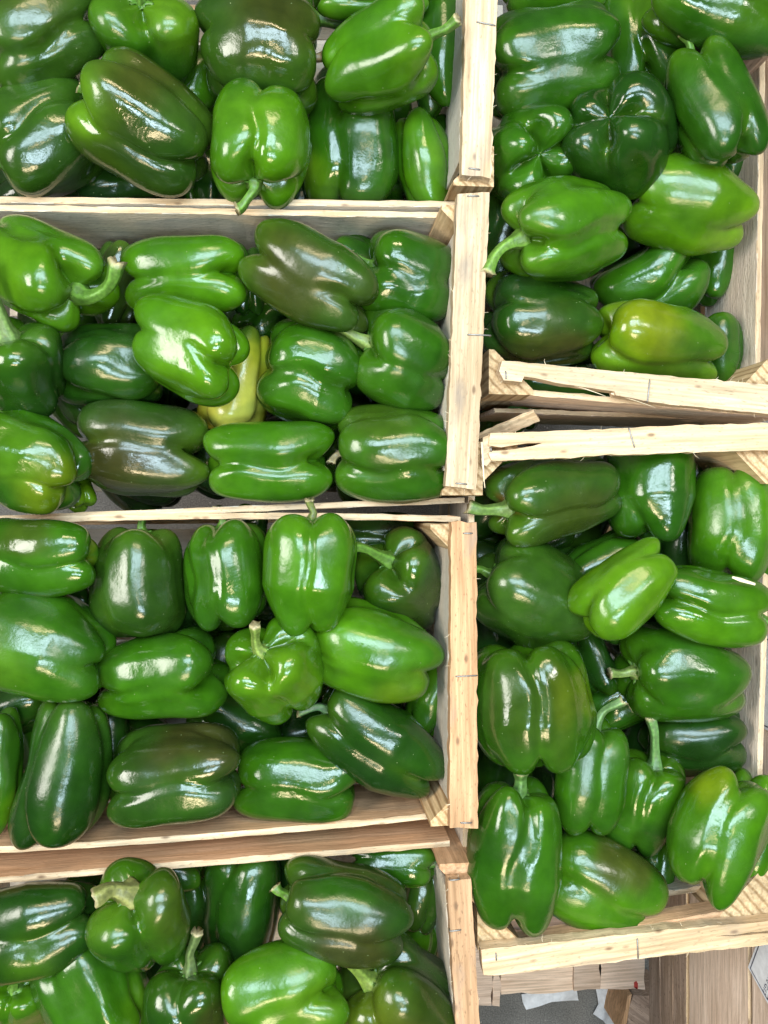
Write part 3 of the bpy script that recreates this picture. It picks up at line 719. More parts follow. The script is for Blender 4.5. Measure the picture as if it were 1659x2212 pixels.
def pepper_shape(rs, L, W, n=4, sh=1.0, mid=0.97, bot=0.78, dm=0.24, dt=0.42, db=0.46, dip=0.26, bdip=0.22, gt=0.10, gb=0.16,
                 lump=0.036, dents=2, bend=None, twist=None, uneven=0.10, flat=1.0, wr=0.0, crease=0.095, ribs=0.0045):
    bot = 0.38 + 0.63 * bot; db = 0.13 + 0.62 * db; dt = 0.10 + 0.72 * dt
    th = TH[:, None]; ph = PHI[None, :]
    s, c = np.sin(th), np.cos(th)
    r0 = np.abs(s) ** E1; z0 = np.sign(c) * np.abs(c) ** E2
    t = (1 - z0) / 2
    w = np.interp(t, [0, 0.18, 0.38, 0.60, 0.84, 1.0], [sh * 0.98, sh, 0.5 * (sh + mid), mid, bot, bot * 0.97])
    if twist is None: twist = rs.uniform(-0.35, 0.35)
    al = np.arange(n) * 2 * np.pi / n + rs.uniform(-1, 1, n) * 0.55 / n
    amp = 1 + rs.uniform(-1, 1, n) * uneven
    bl = rs.uniform(-1, 1, n); tl = rs.uniform(-1, 1, n)
    d = dm + (dt - dm) * np.exp(-(t / 0.20) ** 2) + (db - dm) * np.exp(-((1 - t) / 0.27) ** 2)
    rho = 1 - d
    kk = 44.0; dm = dm + 0.07
    wob = 0.10 * np.sin(5 * t + rs.uniform(0, 6)) + 0.05 * np.sin(11 * t + rs.uniform(0, 6))
    emin = np.ones((NR, NPHI)) * 9; acc = 0; lob = np.zeros((NR, NPHI)); blz = 0; tlz = 0; wsum = 1e-6
    for i in range(n):
        de = wrap(ph - al[i] - twist * (t - 0.5) - wob)
        v = amp[i] * (d * np.cos(de) + np.sqrt(np.maximum(rho ** 2 - (d * np.sin(de)) ** 2, 1e-4)))
        acc = acc + np.exp(kk * (v - 1))
        g = np.exp(-(de / (0.75 * np.pi / n)) ** 2); lob = np.maximum(lob, 1 - np.clip(np.abs(de) / (1.02 * np.pi / n), 0, 1) ** 2.4)
        emin = np.minimum(emin, np.abs(de) / (np.pi / n)); blz = blz + g * bl[i]; tlz = tlz + g * tl[i]
    rl = 1 + np.log(acc) / kk
    cr = np.exp(-((1 - np.clip(emin, 0, 1)) / 0.14) ** 2)
    cs = crease * (0.35 + 0.65 * np.clip(0.5 + 0.9 * np.sin(t * 4.5 + ph * 1.0 + rs.uniform(0, 6)), 0, 1) + 1.2 * np.exp(-((1 - t) / 0.20) ** 2) + 1.0 * np.exp(-(t / 0.18) ** 2))
    rib = 0.012 * np.cos(2 * np.pi * np.clip(emin, 0, 1))
    for _f in (7, 9, 11, 14):
        rib = rib + ribs * rs.uniform(0.3, 1.0) * np.cos(_f * ph + rs.uniform(0, 6) + 1.2 * np.sin(3 * t + rs.uniform(0, 6))) * np.clip(0.5 + np.sin(3.0 * t + rs.uniform(0, 6)), 0, 1)
    r = r0 * w * (rl * (1 - cs * cr) + rib)
    top = np.clip(z0, 0, 1); botm = np.clip(-z0, 0, 1)
    z = z0.copy() * np.ones_like(ph)
    def sm(x): x = np.clip(x, 0, 1); return x * x * (3 - 2 * x)
    wt, wb = sm(z0 / 0.75), sm(-z0 / 0.75)
    ring = np.exp(-((r0 - 0.60) / 0.36) ** 2)
    z = z - wt * dip * np.exp(-(r0 / 0.42) ** 2) - wt * gt * (1 - lob) * ring * 1.8 + wt * 0.08 * tlz * ring
    z = z + wb * bdip * np.exp(-(r0 / 0.36) ** 2) + wb * gb * (1 - lob) * ring * 1.5 - wb * 0.085 * blz * ring
    X = np.stack([r * np.cos(ph) * W / 2, r * np.sin(ph) * W / 2 * flat, z * L / 2], -1)
    # lumps, dents, wrinkles
    U = X / (W / 2)
    nrm = X / (np.linalg.norm(X, axis=-1, keepdims=True) + 1e-9)
    side = np.clip(r0 * 1.3, 0, 1)
    dsp = lump * waves(rs, U, 2.1, 5) + lump * 0.45 * waves(rs, U, 4.6, 6)
    if wr: dsp = dsp + wr * np.abs(waves(rs, U * np.array([1, 1, 0.45]), 7.0, 5))
    X = X + nrm * (dsp * side * W / 2)[..., None]
    for _ in range(dents):
        a0 = rs.uniform(0, 2 * np.pi); zc = rs.uniform(-0.7, 0.5)
        p = np.array([math.cos(a0) * 0.95, math.sin(a0) * 0.95, zc * L / W])
        dd = np.linalg.norm((X / (W / 2) - p) * np.array([1, 1, rs.uniform(0.45, 0.8)]), axis=-1)
        X = X - nrm * (rs.uniform(0.05, 0.13) * np.exp(-(dd / rs.uniform(0.28, 0.45)) ** 2) * W / 2)[..., None]
    zz = X[..., 2] / (L / 2)
    X[..., 0] += rs.uniform(-0.09, 0.09) * X[..., 2]; X[..., 1] += rs.uniform(-0.09, 0.09) * X[..., 2]
    ba, bd = bend if bend else (rs.uniform(-0.06, 0.06), rs.uniform(0, 6.28))
    off = ba * W * (zz ** 2 - 0.3)
    X[..., 0] += off * math.cos(bd); X[..., 1] += off * math.sin(bd)
    return X, lob, t * np.ones_like(ph), r0 * np.ones_like(ph)

PEPPERS = []
def P(crate, cx, cy, layer, a, e, L, W, tone, label, **k):
    PEPPERS.append(dict(crate=crate, cx=cx, cy=cy, layer=layer, a=math.radians(a), e=math.radians(e), L=L, W=W, tone=tone, label=label, k=k, id=len(PEPPERS)))

GROUPS = {'A': "peppers in the top left crate", 'B': "peppers in the second left crate", 'C': "peppers in the third left crate",
          'D': "peppers in the bottom left crate", 'E': "peppers in the top right crate", 'F': "peppers in the lower right crate"}
# ---- top left crate
P('A', 98, 82, 2, 205, 5, 262, 205, 'k', "dull green pepper in the top left corner of the photo, stem to the lower left", n=4, roll=20, mid=1.0, bot=0.9, dm=0.18, stem=(40, 235, 10), patch=[('oli', -0.1, 0.5, 0.8, 0.5)])
P('A', 324, 90, 2, 88, 64, 225, 222, 'm', "three-lobed pepper at the top edge with its torn calyx facing up", n=3, roll=62, sh=1.0, mid=0.85, bot=0.55, dt=0.50, dm=0.40, gt=0.2, stem=(34, 95, 60), patch=[('lim', 0.7, 0.2, 0.6, 0.8)])
P('A', 562, 112, 2, 0, 0, 262, 238, 'k', "large dark brown-tinged ribbed pepper at the top, dry stem end to the right", n=5, roll=36, sh=1.0, mid=1.03, bot=0.95, dm=0.24, dt=0.4, lump=0.015, stem=(26, 0, 10), patch=[('brn', 0.35, 0.25, 0.75, 0.55)], stemcol=(0.35, 0.27, 0.14))
P('A', 816, 138, 2, 14, 22, 248, 202, 'b', "bright green pepper with a split pale stem end, beside the top left crate's right wall", n=4, roll=30, sh=1.0, mid=0.95, bot=0.74, dt=0.46, gt=0.18, stem=(58, 25, 40), patch=[('lim', 0.7, 0.1, 0.6, 0.5)])
P('A', 812, -18, 2, 180, 0, 255, 112, 'b', "bright green pepper cut by the top edge above the split-stem pepper", n=3, roll=20, dm=0.2)
P('A', 955, 105, 1, 92, 0, 285, 150, 'm', "long green pepper squeezed upright against the top left crate's right wall", n=3, roll=0, mid=0.95, bot=0.9, dm=0.2)
P('A', 97, 300, 2, 208, 5, 245, 232, 'k', "dark smooth pepper at the left edge above the slatted rim, thick stem lower left", n=3, roll=75, mid=1.0, bot=0.95, dm=0.25, dents=2, stem=(78, 225, 10, 1.5))
P('A', 318, 272, 3, 152, 8, 292, 248, 'o', "big brown-flushed green pepper lying aslant in the middle of the top left crate", n=4, roll=5, sh=1.0, mid=0.98, bot=0.84, dt=0.46, dm=0.2, stem=(22, 170, -10), patch=[('brn', 0.1, 0.6, 0.7, 0.6), ('lim', -0.85, 0.1, 0.5, 0.9), ('drk', 0.3, -0.75, 0.6, 0.5)])
P('A', 560, 312, 3, -93, 12, 232, 218, 'b', "bright green ribbed pepper with its stem hanging over the crate rim", n=4, roll=45, sh=0.97, mid=1.0, bot=0.86, dt=0.46, gt=0.22, dm=0.3, stem=(56, -150, -5), patch=[('lim', 0, 0.2, 0.7, 0.35)])
P('A', 770, 318, 2, -96, -12, 260, 205, 'm', "tall green pepper with two unequal lobes at its upper end, next to the ribbed one", n=3, roll=95, sh=0.95, mid=1.0, bot=0.92, db=0.5, dm=0.3, gb=0.25, patch=[('lim', -0.75, -0.7, 0.5, 0.9)])
P('A', 908, 350, 1.5, -80, -10, 215, 130, 'b', "narrow bright green pepper in the lower right corner of the top left crate", n=3, roll=0, bot=0.8, sh=0.9, dm=0.3, patch=[('lim', 0.1, 0, 0.5, 0.5)])
P('A', 966, 352, 1, -90, 0, 205, 120, 'm', "pale green pepper tucked against the corner block of the top left crate", n=3, roll=60)
P('A', 418, 200, 1, 60, 0, 190, 150, 'b', "plain green pepper showing between the brown-flushed one and the big dark ribbed one", n=3, roll=0, dm=0.15)
P('A', 262, 398, 1, 10, 0, 190, 110, 'd', "dark pepper peeping out under the big brown-flushed one", n=3, roll=30)
P('A', 452, 405, 0.5, 90, 0, 150, 110, 'd', "dark pepper in the slot left of the ribbed pepper with the hanging stem", n=3, roll=0)
P('A', 612, 30, 1, -14, 12, 170, 150, 'd', "hidden dark pepper whose long green stem sticks out beside the dark ribbed one", n=4, stem=(98, -15, 18, 1.15))
P('A', 85, 405, 0.5, 20, 0, 190, 120, 'd', "shadowed pepper behind the slatted rim at the lower left of the top left crate", n=3)
# ---- second left crate
P('B', 88, 588, 3, -32, 22, 285, 232, 'b', "bright four-lobed pepper with a long curved stem at the upper left of the second crate", n=4, roll=20, sh=1.0, mid=0.93, bot=0.8, dt=0.48, gt=0.22, dip=0.3, stem=(140, 70, 25, 1.3), patch=[('lim', -0.3, -0.3, 0.6, 0.5)])
P('B', 52, 806, 2, 98, 38, 205, 205, 'd', "dark pepper at the left edge with a pale upright stem", n=4, roll=30, sh=1.05, mid=0.85, bot=0.7, dt=0.45, stem=(130, 112, 30, 1.4), stemcol=(0.20, 0.33, 0.09))
P('B', 405, 597, 2, 185, -6, 270, 182, 'b', "bright green pepper below the grey board with a deep fold at its right end", n=3, roll=58, sh=0.95, mid=1.0, bot=0.98, db=0.55, dm=0.26, gb=0.28, lump=0.02)
P('B', 412, 757, 3, 162, -14, 240, 215, 'b', "glossy bright pepper lying on top in the centre of the second crate, fat lobes right", n=4, roll=40, sh=0.9, mid=1.0, bot=0.98, db=0.5, dm=0.26, gb=0.22, patch=[('lim', 0.1, -0.3, 0.8, 0.4)])
P('B', 245, 787, 2, -3, -10, 225, 182, 'd', "dark green pepper with its dimpled end left, partly under the glossy bright one", n=4, roll=10, sh=1.0, mid=1.0, bot=0.95, db=0.5, gb=0.2, patch=[('grn', 0.2, -0.4, 0.7, 0.5)])
P('B', 675, 612, 2, 148, -8, 282, 205, 'o', "olive-brown pepper below the grey board in the second crate", n=4, roll=25, sh=0.98, mid=1.0, bot=0.85, dm=0.26, lump=0.025, patch=[('brn', -0.3, -0.2, 0.9, 0.55), ('grn', 0.8, 0.2, 0.5, 0.6)])
P('B', 876, 610, 2, 160, 10, 212, 205, 'm', "smooth green pepper in the upper right corner of the second crate, short stem left", zmax=0.80, n=4, roll=35, sh=1.0, mid=1.0, bot=0.85, dt=0.44, stem=(38, 160, 10, 0.8))
P('B', 870, 777, 3, 158, 14, 232, 205, 'm', "green pepper with a kinked pale stem, against the second crate's right rail", n=4, roll=35, sh=1.0, mid=1.0, bot=0.82, dt=0.46, gt=0.18, zmax=0.80, stem=(120, 155, 25, 1.05), stemcol=(0.25, 0.38, 0.09))
P('B', 665, 802, 2, 165, 5, 218, 212, 'm', "round pumpkin-ribbed green pepper right of the yellow one", n=5, roll=20, sh=0.97, mid=1.05, bot=0.95, dm=0.25, dt=0.34, db=0.4, lump=0.012, vein=0.1, calyx=False)
P('B', 526, 822, 1.5, 78, 0, 240, 156, 'y', "pale yellow-green pepper, the only yellow one, deep in the second crate", n=3, roll=0, sh=0.6, mid=0.9, bot=1.05, patch=[('pal', 0, -0.7, 0.8, 0.9), ('grn', 0, 1.3, 0.5, 0.9)])
P('B', 72, 996, 2, 150, -10, 235, 222, 'm', "crumpled green pepper with yellowish knobs in the lower left of the second crate", n=4, roll=20, sh=1.0, mid=0.98, bot=0.8, lump=0.05, dents=3, wr=0.03, patch=[('yel', 0.6, -0.5, 0.55, 0.7), ('lim', -0.1, 0.1, 0.6, 0.4)])
P('B', 165, 1065, 1, 120, -30, 90, 74, 'l', "yellowish knob of a pepper beside the crumpled one", n=3, patch=[('yel', 0, 0, 0.8, 0.5)])
P('B', 300, 972, 2.0, -4, -4, 285, 205, 'n', "brown-tinged dark pepper on its side above the second crate's bottom rim", n=4, roll=44, sh=1.0, mid=1.0, bot=0.9, dt=0.5, gt=0.2, dm=0.28, patch=[('brn', -0.5, -0.3, 0.7, 0.55), ('grn', 0.3, 0.9, 0.5, 0.6)])
P('B', 580, 1000, 2, 182, -2, 276, 182, 'b', "long bright pepper with two lobes to the right above the second crate's bottom rim", n=3, roll=58, sh=0.95, mid=1.0, bot=0.95, db=0.52, dm=0.28, gb=0.25)
P('B', 846, 982, 2, 178, 0, 260, 212, 'm', "shiny ribbed pepper with a dry curled stem in the second crate's lower right corner", n=5, roll=12, sh=0.98, mid=1.03, bot=0.95, dm=0.24, lump=0.02, wr=0.012, stem=(34, 250, 0, 0.9), stemcol=(0.42, 0.36, 0.20), patch=[('oli', -0.2, 0.6, 0.8, 0.5)])
P('B', 163, 872, 1, -50, 0, 130, 100, 'o', "dim olive pepper in the gap above the brown-tinged dark one", n=3, roll=0)
P('B', 255, 620, 1, 80, 0, 190, 110, 'n', "shadowed brown pepper between the curved-stem pepper and the folded bright one", n=3, roll=0)
P('B', 530, 610, 1, 90, 0, 150, 90, 'd', "dark pepper wedged between the folded bright one and the olive-brown one", n=3)
P('B', 790, 575, 1, 150, 0, 150, 110, 'm', "green pepper behind the short-stemmed one in the second crate's upper right", n=3)
P('B', 570, 690, 0.5, 30, 0, 140, 110, 'm', "green pepper glimpsed under the olive-brown one", n=3)
P('B', 800, 690, 0.5, 30, 0, 150, 120, 'd', "dark pepper under the kinked-stem one", n=3)
# ---- third left crate
P('C', 92, 1208, 2, 184, -6, 252, 172, 'm', "folded pepper with a yellow-green tip in the third crate's upper left corner", n=3, roll=60, sh=1.0, mid=1.0, bot=0.85, db=0.5, dm=0.36, patch=[('yel', 0.95, 0.2, 0.4, 0.6), ('oli', -0.2, 0.6, 0.6, 0.6)])
P('C', 150, 1280, 1, 150, -20, 130, 90, 'd', "dark lobe of a pepper under the folded yellow-tipped one", n=3)
P('C', 297, 1252, 2, 90, -4, 222, 205, 'k', "blocky dull green pepper standing upright in the third crate, stump of stem up", crease=0.02, n=4, roll=0, sh=0.96, mid=1.02, bot=1.10, dm=0.2, db=0.3, dt=0.34, dip=0.12, bdip=-0.08, gb=0.01, lump=0.012, dents=0, stem=(44, 80, 15, 0.95))
P('C', 482, 1241, 2, 95, -4, 225, 190, 'm', "wrinkled green pepper with a short upright stem, second from the blocky one", n=4, roll=40, sh=0.97, mid=0.92, bot=0.85, dip=0.14, lump=0.045, dents=3, stem=(40, 105, 15, 1.0))
P('C', 672, 1242, 3, 86, 0, 262, 198, 'b', "bright heart-shaped pepper with a central crease under the third crate's top rim", n=4, roll=45, sh=1.0, mid=0.98, bot=0.66, dm=0.2, db=0.4, dip=0.14, lump=0.015, stem=(36, 110, 20, 0.8), stemcol=(0.24, 0.30, 0.08))
P('C', 868, 1262, 1.5, 135, 38, 205, 195, 'd', "dark pepper with a long bent stem near the third crate's upper right corner", n=4, roll=40, sh=1.03, mid=0.95, bot=0.8, dt=0.46, gt=0.2, stem=(92, 175, 20, 1.15), patch=[('oli', 0.5, -0.6, 0.8, 0.5)])
P('C', 812, 1162, 1, 0, 0, 190, 110, 'd', "shadowed pepper behind the heart-shaped one under the third crate's top rim", n=3)
P('C', 535, 1150, 1, 90, 10, 120, 80, 'd', "small dark lobe of a pepper right behind the wrinkled one", n=3)
P('C', 102, 1392, 2, 165, -3, 288, 212, 'm', "wide smooth pepper at the left edge of the third crate, crease at its right end", crease=0.03, n=4, roll=40, sh=1.0, mid=1.0, bot=0.8, db=0.46, dm=0.16, lump=0.015, patch=[('lim', -0.7, -0.2, 0.6, 0.4)])
P('C', 342, 1458, 2, 187, -6, 270, 205, 'm', "knobbly pepper with bulging lobes to the right in the third crate's middle", n=4, roll=30, sh=0.84, mid=0.95, bot=1.08, db=0.52, dm=0.24, gb=0.25, lump=0.03, dents=2, stem=(26, 188, 0, 0.8), stemcol=(0.34, 0.28, 0.14))
P('C', 598, 1450, 3, 118, 36, 212, 205, 'b', "yellow-green squat pepper with an upright split stem in the third crate's middle", n=4, roll=35, sh=1.03, mid=0.98, bot=0.72, dt=0.5, gt=0.25, dm=0.3, stem=(66, 82, 40, 0.95), patch=[('lim', 0.2, 0, 0.9, 0.7)], stemcol=(0.26, 0.38, 0.08))
P('C', 810, 1408, 3, 163, -4, 280, 208, 'b', "big bright pepper with a side crease against the third crate's right wall", zmax=0.80, n=4, roll=35, sh=1.0, mid=1.0, bot=0.86, db=0.46, dm=0.24, lump=0.02, patch=[('yel', 0.45, -0.7, 0.5, 0.45)])
P('C', 935, 1500, 1, 70, 0, 190, 100, 'b', "green pepper edge glowing below the big bright creased one", n=3, roll=0)
P('C', 808, 1605, 2, 150, -4, 318, 178, 'd', "long glossy tapering dark pepper with a pale stem in the third crate's lower right", zmax=0.79, n=3, roll=40, sh=0.95, mid=1.03, bot=0.7, dm=0.3, db=0.42, lump=0.02, stem=(58, 205, 0, 1.0), stemcol=(0.16, 0.30, 0.12))
P('C', 648, 1680, 2, 178, -3, 272, 192, 'm', "plump green pepper with a small nib to the right, on the third crate's bottom board", n=4, roll=48, sh=0.96, mid=1.0, bot=0.98, dm=0.24, db=0.4, lump=0.02)
P('C', 383, 1675, 2, 180, -3, 278, 215, 'n', "dark brown pepper split by one long groove above the third crate's bottom board", n=4, roll=45, sh=1.0, mid=1.0, bot=0.92, dm=0.30, db=0.44, lump=0.015, patch=[('brn', 0.4, 0.75, 0.8, 0.75), ('grn', 0.3, -0.2, 0.6, 0.5)])
P('C', 143, 1665, 2, 82, -4, 325, 205, 'd', "tall mottled dark pepper standing at the third crate's lower left", n=3, roll=20, sh=0.82, mid=0.98, bot=0.98, dm=0.22, db=0.4, dents=2, stem=(28, 60, 0, 0.8), stemcol=(0.34, 0.28, 0.14))
P('C', -2, 1660, 1.5, 88, 0, 270, 112, 'm', "pepper cut by the left edge beside the tall mottled one", n=3, roll=20, patch=[('lim', 0.3, -1.2, 0.6, 0.6)])
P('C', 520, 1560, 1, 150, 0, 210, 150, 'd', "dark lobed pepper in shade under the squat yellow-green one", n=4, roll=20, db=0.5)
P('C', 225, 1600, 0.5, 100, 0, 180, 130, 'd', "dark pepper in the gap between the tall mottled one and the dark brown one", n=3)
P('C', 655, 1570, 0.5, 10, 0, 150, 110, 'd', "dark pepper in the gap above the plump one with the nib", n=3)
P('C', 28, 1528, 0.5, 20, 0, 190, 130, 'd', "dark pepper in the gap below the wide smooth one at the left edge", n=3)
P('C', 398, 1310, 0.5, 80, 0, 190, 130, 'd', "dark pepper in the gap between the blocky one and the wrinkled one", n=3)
# ---- bottom left crate
P('D', 68, 1998, 2, 198, -4, 285, 186, 'd', "dark pepper with one deep groove at the left edge of the bottom crate", n=3, roll=60, sh=1.0, mid=1.0, bot=0.72, dm=0.34, db=0.45, lump=0.02, patch=[('lim', 0.3, -0.6, 0.6, 0.3)])
P('D', 312, 1985, 3, 118, 34, 232, 222, 'm', "pepper with a peeled curling stem in the bottom crate, brown on its right flank", n=3, roll=60, sh=1.03, mid=0.92, bot=0.58, dt=0.5, gt=0.2, dm=0.3, stem=(66, 200, 18, 1.7), stemcol=(0.30, 0.32, 0.10), patch=[('lim', -0.6, 0.5, 0.5, 0.6), ('brn', 0.75, 0.3, 0.55, 0.6)])
P('D', 525, 1965, 1.5, 86, -6, 275, 172, 'd', "slim dark pepper hanging down from the bottom crate's upper rim", n=3, roll=20, sh=1.0, mid=0.95, bot=0.75, dm=0.2, lump=0.015)
P('D', 742, 1965, 2, 164, 2, 288, 178, 'n', "large brown-sided pepper below the bottom crate's upper rim", n=4, roll=32, sh=0.98, mid=1.03, bot=0.9, dm=0.28, lump=0.025, stem=(38, 130, 5, 1.0), patch=[('brn', 0.1, -0.6, 0.8, 0.65), ('grn', 0.1, 0.8, 0.7, 0.7)])
P('D', 215, 2135, 2, 115, -14, 245, 210, 'm', "shiny wrinkled pepper at the bottom edge, left of the brown-flanked upright-stemmed one", n=4, roll=20, lump=0.05, dents=3, wr=0.03, patch=[('lim', 0.8, -0.3, 0.5, 0.5)])
P('D', 412, 2165, 2, 92, 18, 215, 188, 'd', "dark pepper with a pale upright stem at the bottom edge, brown on its right", n=4, roll=45, sh=1.0, mid=0.98, bot=0.85, dt=0.42, stem=(74, 70, 20, 0.95), stemcol=(0.16, 0.24, 0.08), patch=[('brn', 0.6, -0.1, 0.5, 0.65)])
P('D', 617, 2140, 2, 195, -6, 262, 215, 'b', "bright glossy pepper at the bottom edge in the middle of the bottom crate", n=3, roll=70, sh=1.0, mid=1.0, bot=0.88, dm=0.3, db=0.5, gb=0.25, patch=[('lim', 0.4, 0.0, 0.6, 0.7)])
P('D', 872, 2165, 2, 140, 22, 270, 235, 'o', "olive pepper with a thick arched stem in the bottom crate's lower right", n=4, roll=20, sh=1.03, mid=0.95, bot=0.8, dt=0.46, stem=(90, 115, 20, 1.35), stemcol=(0.24, 0.36, 0.06), patch=[('yel', -0.5, 0.2, 0.5, 0.4), ('brn', 0.2, -0.3, 0.6, 0.5), ('drk', 0.4, 0.9, 0.6, 0.6)])
P('D', 42, 2175, 1.5, 90, 30, 180, 130, 'b', "green pepper in the very bottom left corner of the photo", n=3, roll=60, stem=(30, 110, 30), dm=0.3)
P('D', 850, 1868, 1, -5, 8, 190, 120, 'm', "pepper with a curved green stem under the bottom crate's corner block", n=4, roll=30, dt=0.48, stem=(56, 25, 15, 1.1), stemcol=(0.10, 0.28, 0.05), patch=[('lim', 0.8, -0.5, 0.5, 0.6)])
P('D', 905, 1935, 1, 80, 0, 150, 90, 'o', "olive sliver of a pepper at the bottom crate's right wall", n=3)
P('D', 900, 2035, 1, 75, 0, 150, 95, 'b', "green pepper glowing beside the large brown-sided one", n=3)
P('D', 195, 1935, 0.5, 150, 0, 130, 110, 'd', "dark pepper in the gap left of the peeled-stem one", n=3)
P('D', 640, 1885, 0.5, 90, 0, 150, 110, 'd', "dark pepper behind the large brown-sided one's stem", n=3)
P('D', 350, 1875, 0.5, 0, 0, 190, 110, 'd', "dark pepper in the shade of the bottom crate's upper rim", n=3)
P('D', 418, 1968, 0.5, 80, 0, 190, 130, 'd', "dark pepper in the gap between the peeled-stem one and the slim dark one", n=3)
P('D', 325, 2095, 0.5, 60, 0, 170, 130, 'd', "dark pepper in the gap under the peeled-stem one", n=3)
# ---- top right crate
P('E', 1185, 140, 2, 190, 0, 285, 222, 'm', "large ribbed pepper lying along the rail at the top left of the top right crate", n=5, roll=8, sh=1.0, mid=1.0, bot=0.93, dm=0.22, db=0.44, gb=0.16, lump=0.014)
P('E', 1382, 98, 2, 104, -14, 250, 168, 'm', "green pepper with two feet-like lobes pointing down at the top of the top right crate", n=3, roll=58, sh=0.95, mid=1.0, bot=1.0, db=0.52, gb=0.28, patch=[('lim', 0, 0.6, 0.6, 0.5)])
P('E', 1550, 30, 3, 160, -6, 310, 190, 'm', "large smooth pepper filling the top right corner of the photo", n=4, roll=38, sh=1.0, mid=1.0, bot=0.8, dm=0.24, lump=0.02, patch=[('lim', 0.2, -0.3, 0.6, 0.3)])
P('E', 1203, -25, 1.5, 180, 0, 240, 110, 'b', "bright pepper sliver at the top edge above the large ribbed one", n=3)
P('E', 1536, 238, 3, 112, -2, 275, 182, 'm', "upright pepper with a bright centre groove by the knotty right board", n=4, roll=45, sh=0.92, mid=1.0, bot=0.94, dm=0.26, db=0.5, gb=0.2, lump=0.02, stem=(46, 125, 5, 0.8))
P('E', 1592, 305, 1, 95, 0, 200, 110, 'd', "dark pepper squeezed behind the centre-grooved one against the right board", n=3, roll=60)
P('E', 1338, 300, 2, -35, -58, 205, 222, 'd', "dark four-lobed pepper showing its blossom end in the top right crate", n=4, roll=20, sh=1.0, mid=1.0, bot=0.93, db=0.54, dm=0.32, gb=0.34, bdip=0.35)
P('E', 1135, 332, 2, 120, -62, 200, 192, 'm', "cross-shaped pepper end-on beside the rail in the top right crate", n=4, roll=40, sh=0.95, mid=1.0, bot=1.0, db=0.56, dm=0.38, gb=0.4, bdip=0.4, uneven=0.15)
P('E', 1474, 440, 2, 172, -2, 275, 188, 'l', "yellow-green pepper tapering to a point near the knotty right board", crease=0.04, n=3, roll=20, sh=0.92, mid=1.0, bot=0.72, dm=0.16, lump=0.015, patch=[('grn', 0.3, 0.0, 0.9, 0.6)])
P('E', 1225, 505, 3, 193, 12, 290, 205, 'b', "bright green pepper with a long drooping stem against the top right crate's left rail", n=4, roll=20, sh=0.98, mid=1.02, bot=0.86, dt=0.46, gt=0.2, dm=0.2, stem=(92, 250, 5, 1.25), stemcol=(0.20, 0.40, 0.06))
P('E', 1172, 688, 2, -5, -6, 262, 208, 'd', "dark pepper with an olive underside above the broken rail", zmax=0.785, n=5, roll=25, sh=0.93, mid=1.03, bot=0.95, dt=0.48, gt=0.2, dm=0.28, lump=0.03, patch=[('oli', 0.1, -0.8, 0.8, 0.9), ('brn', 0.6, -0.6, 0.5, 0.4), ('lim', -0.9, 0.5, 0.3, 0.5)])
P('E', 1412, 602, 2, 205, -22, 235, 170, 'm', "twisted pepper with a hooked lobe left of the knotty board", n=3, roll=30, sh=0.95, mid=1.0, bot=1.0, db=0.56, dm=0.38, gb=0.35, bend=(0.15, 1.0))
P('E', 1420, 735, 3, 168, 2, 285, 178, 'l', "yellow-shouldered pepper just above the broken rail of the top right crate", zmax=0.792, n=3, roll=15, sh=1.0, mid=0.95, bot=0.68, dm=0.24, lump=0.03, patch=[('yel', -0.5, 0.3, 0.75, 1.5), ('oli', 0.2, -0.6, 0.7, 0.6), ('grn', 0.9, 0.1, 0.7, 0.6)])
P('E', 1530, 565, 1, 80, 0, 180, 120, 'm', "green pepper behind the twisted one by the knotty board", n=3)
P('E', 1434, 245, 2, 90, 0, 140, 80, 'n', "shaded brown pepper left of the centre-grooved one", n=3)
P('E', 1082, 520, 1, 80, 0, 220, 120, 'd', "dark pepper in the shade left of the drooping stem", n=4)
P('E', 1545, 755, 1.5, 95, 0, 160, 110, 'm', "green lobe of a pepper right of the yellow-shouldered one", n=3)
P('E', 1215, 262, 0.5, 20, 0, 140, 100, 'd', "dark pepper in the gap under the large ribbed one", n=3)
P('E', 1225, 830, 0.5, 0, 0, 240, 130, 'd', "dark pepper seen through the gap of the broken rail", n=4, roll=0)
# ---- lower right crate
P('F', 1198, 1072, 3, 194, 14, 298, 188, 'o', "olive pepper with a thick curved stem under the split rail", zmax=0.795, n=4, roll=20, sh=1.0, mid=0.98, bot=0.82, dt=0.46, gt=0.18, stem=(68, 165, 10, 1.35), stemcol=(0.20, 0.34, 0.08), patch=[('brn', 0.3, -0.55, 0.8, 0.5), ('red', -0.95, -0.2, 0.3, 0.7)])
P('F', 1397, 1062, 2, 90, -6, 235, 192, 'm', "smooth mid-green pepper hanging below the split rail", zmax=0.778, crease=0.03, n=3, roll=20, sh=1.0, mid=1.0, bot=0.75, dm=0.16, lump=0.012)
P('F', 1580, 1120, 2, 92, -2, 268, 195, 'b', "large light green pepper in the lower right crate's upper right corner", zmax=0.785, n=4, roll=20, sh=0.9, mid=1.0, bot=0.98, dm=0.26, db=0.44, gb=0.18, lump=0.018)
P('F', 1158, 1290, 2, 150, 6, 272, 205, 'k', "matte dark pepper with a fleck of stem debris, against the lower right crate's left side", crease=0.02, n=4, roll=0, sh=0.98, mid=1.0, bot=0.86, dm=0.15, lump=0.014, dents=0, stem=(40, 178, 5, 0.9))
P('F', 1345, 1272, 3, 40, 0, 245, 168, 'l', "vivid yellow-green tapered pepper in the middle of the lower right crate", n=3, roll=25, sh=0.78, mid=0.95, bot=1.05, dm=0.12, lump=0.012, crease=0.03, patch=[('lim', -0.2, 0, 1, 0.5)])
P('F', 1300, 1205, 1.5, 25, 0, 200, 120, 'm', "mid-green pepper behind the vivid yellow-green one", n=3, roll=0)
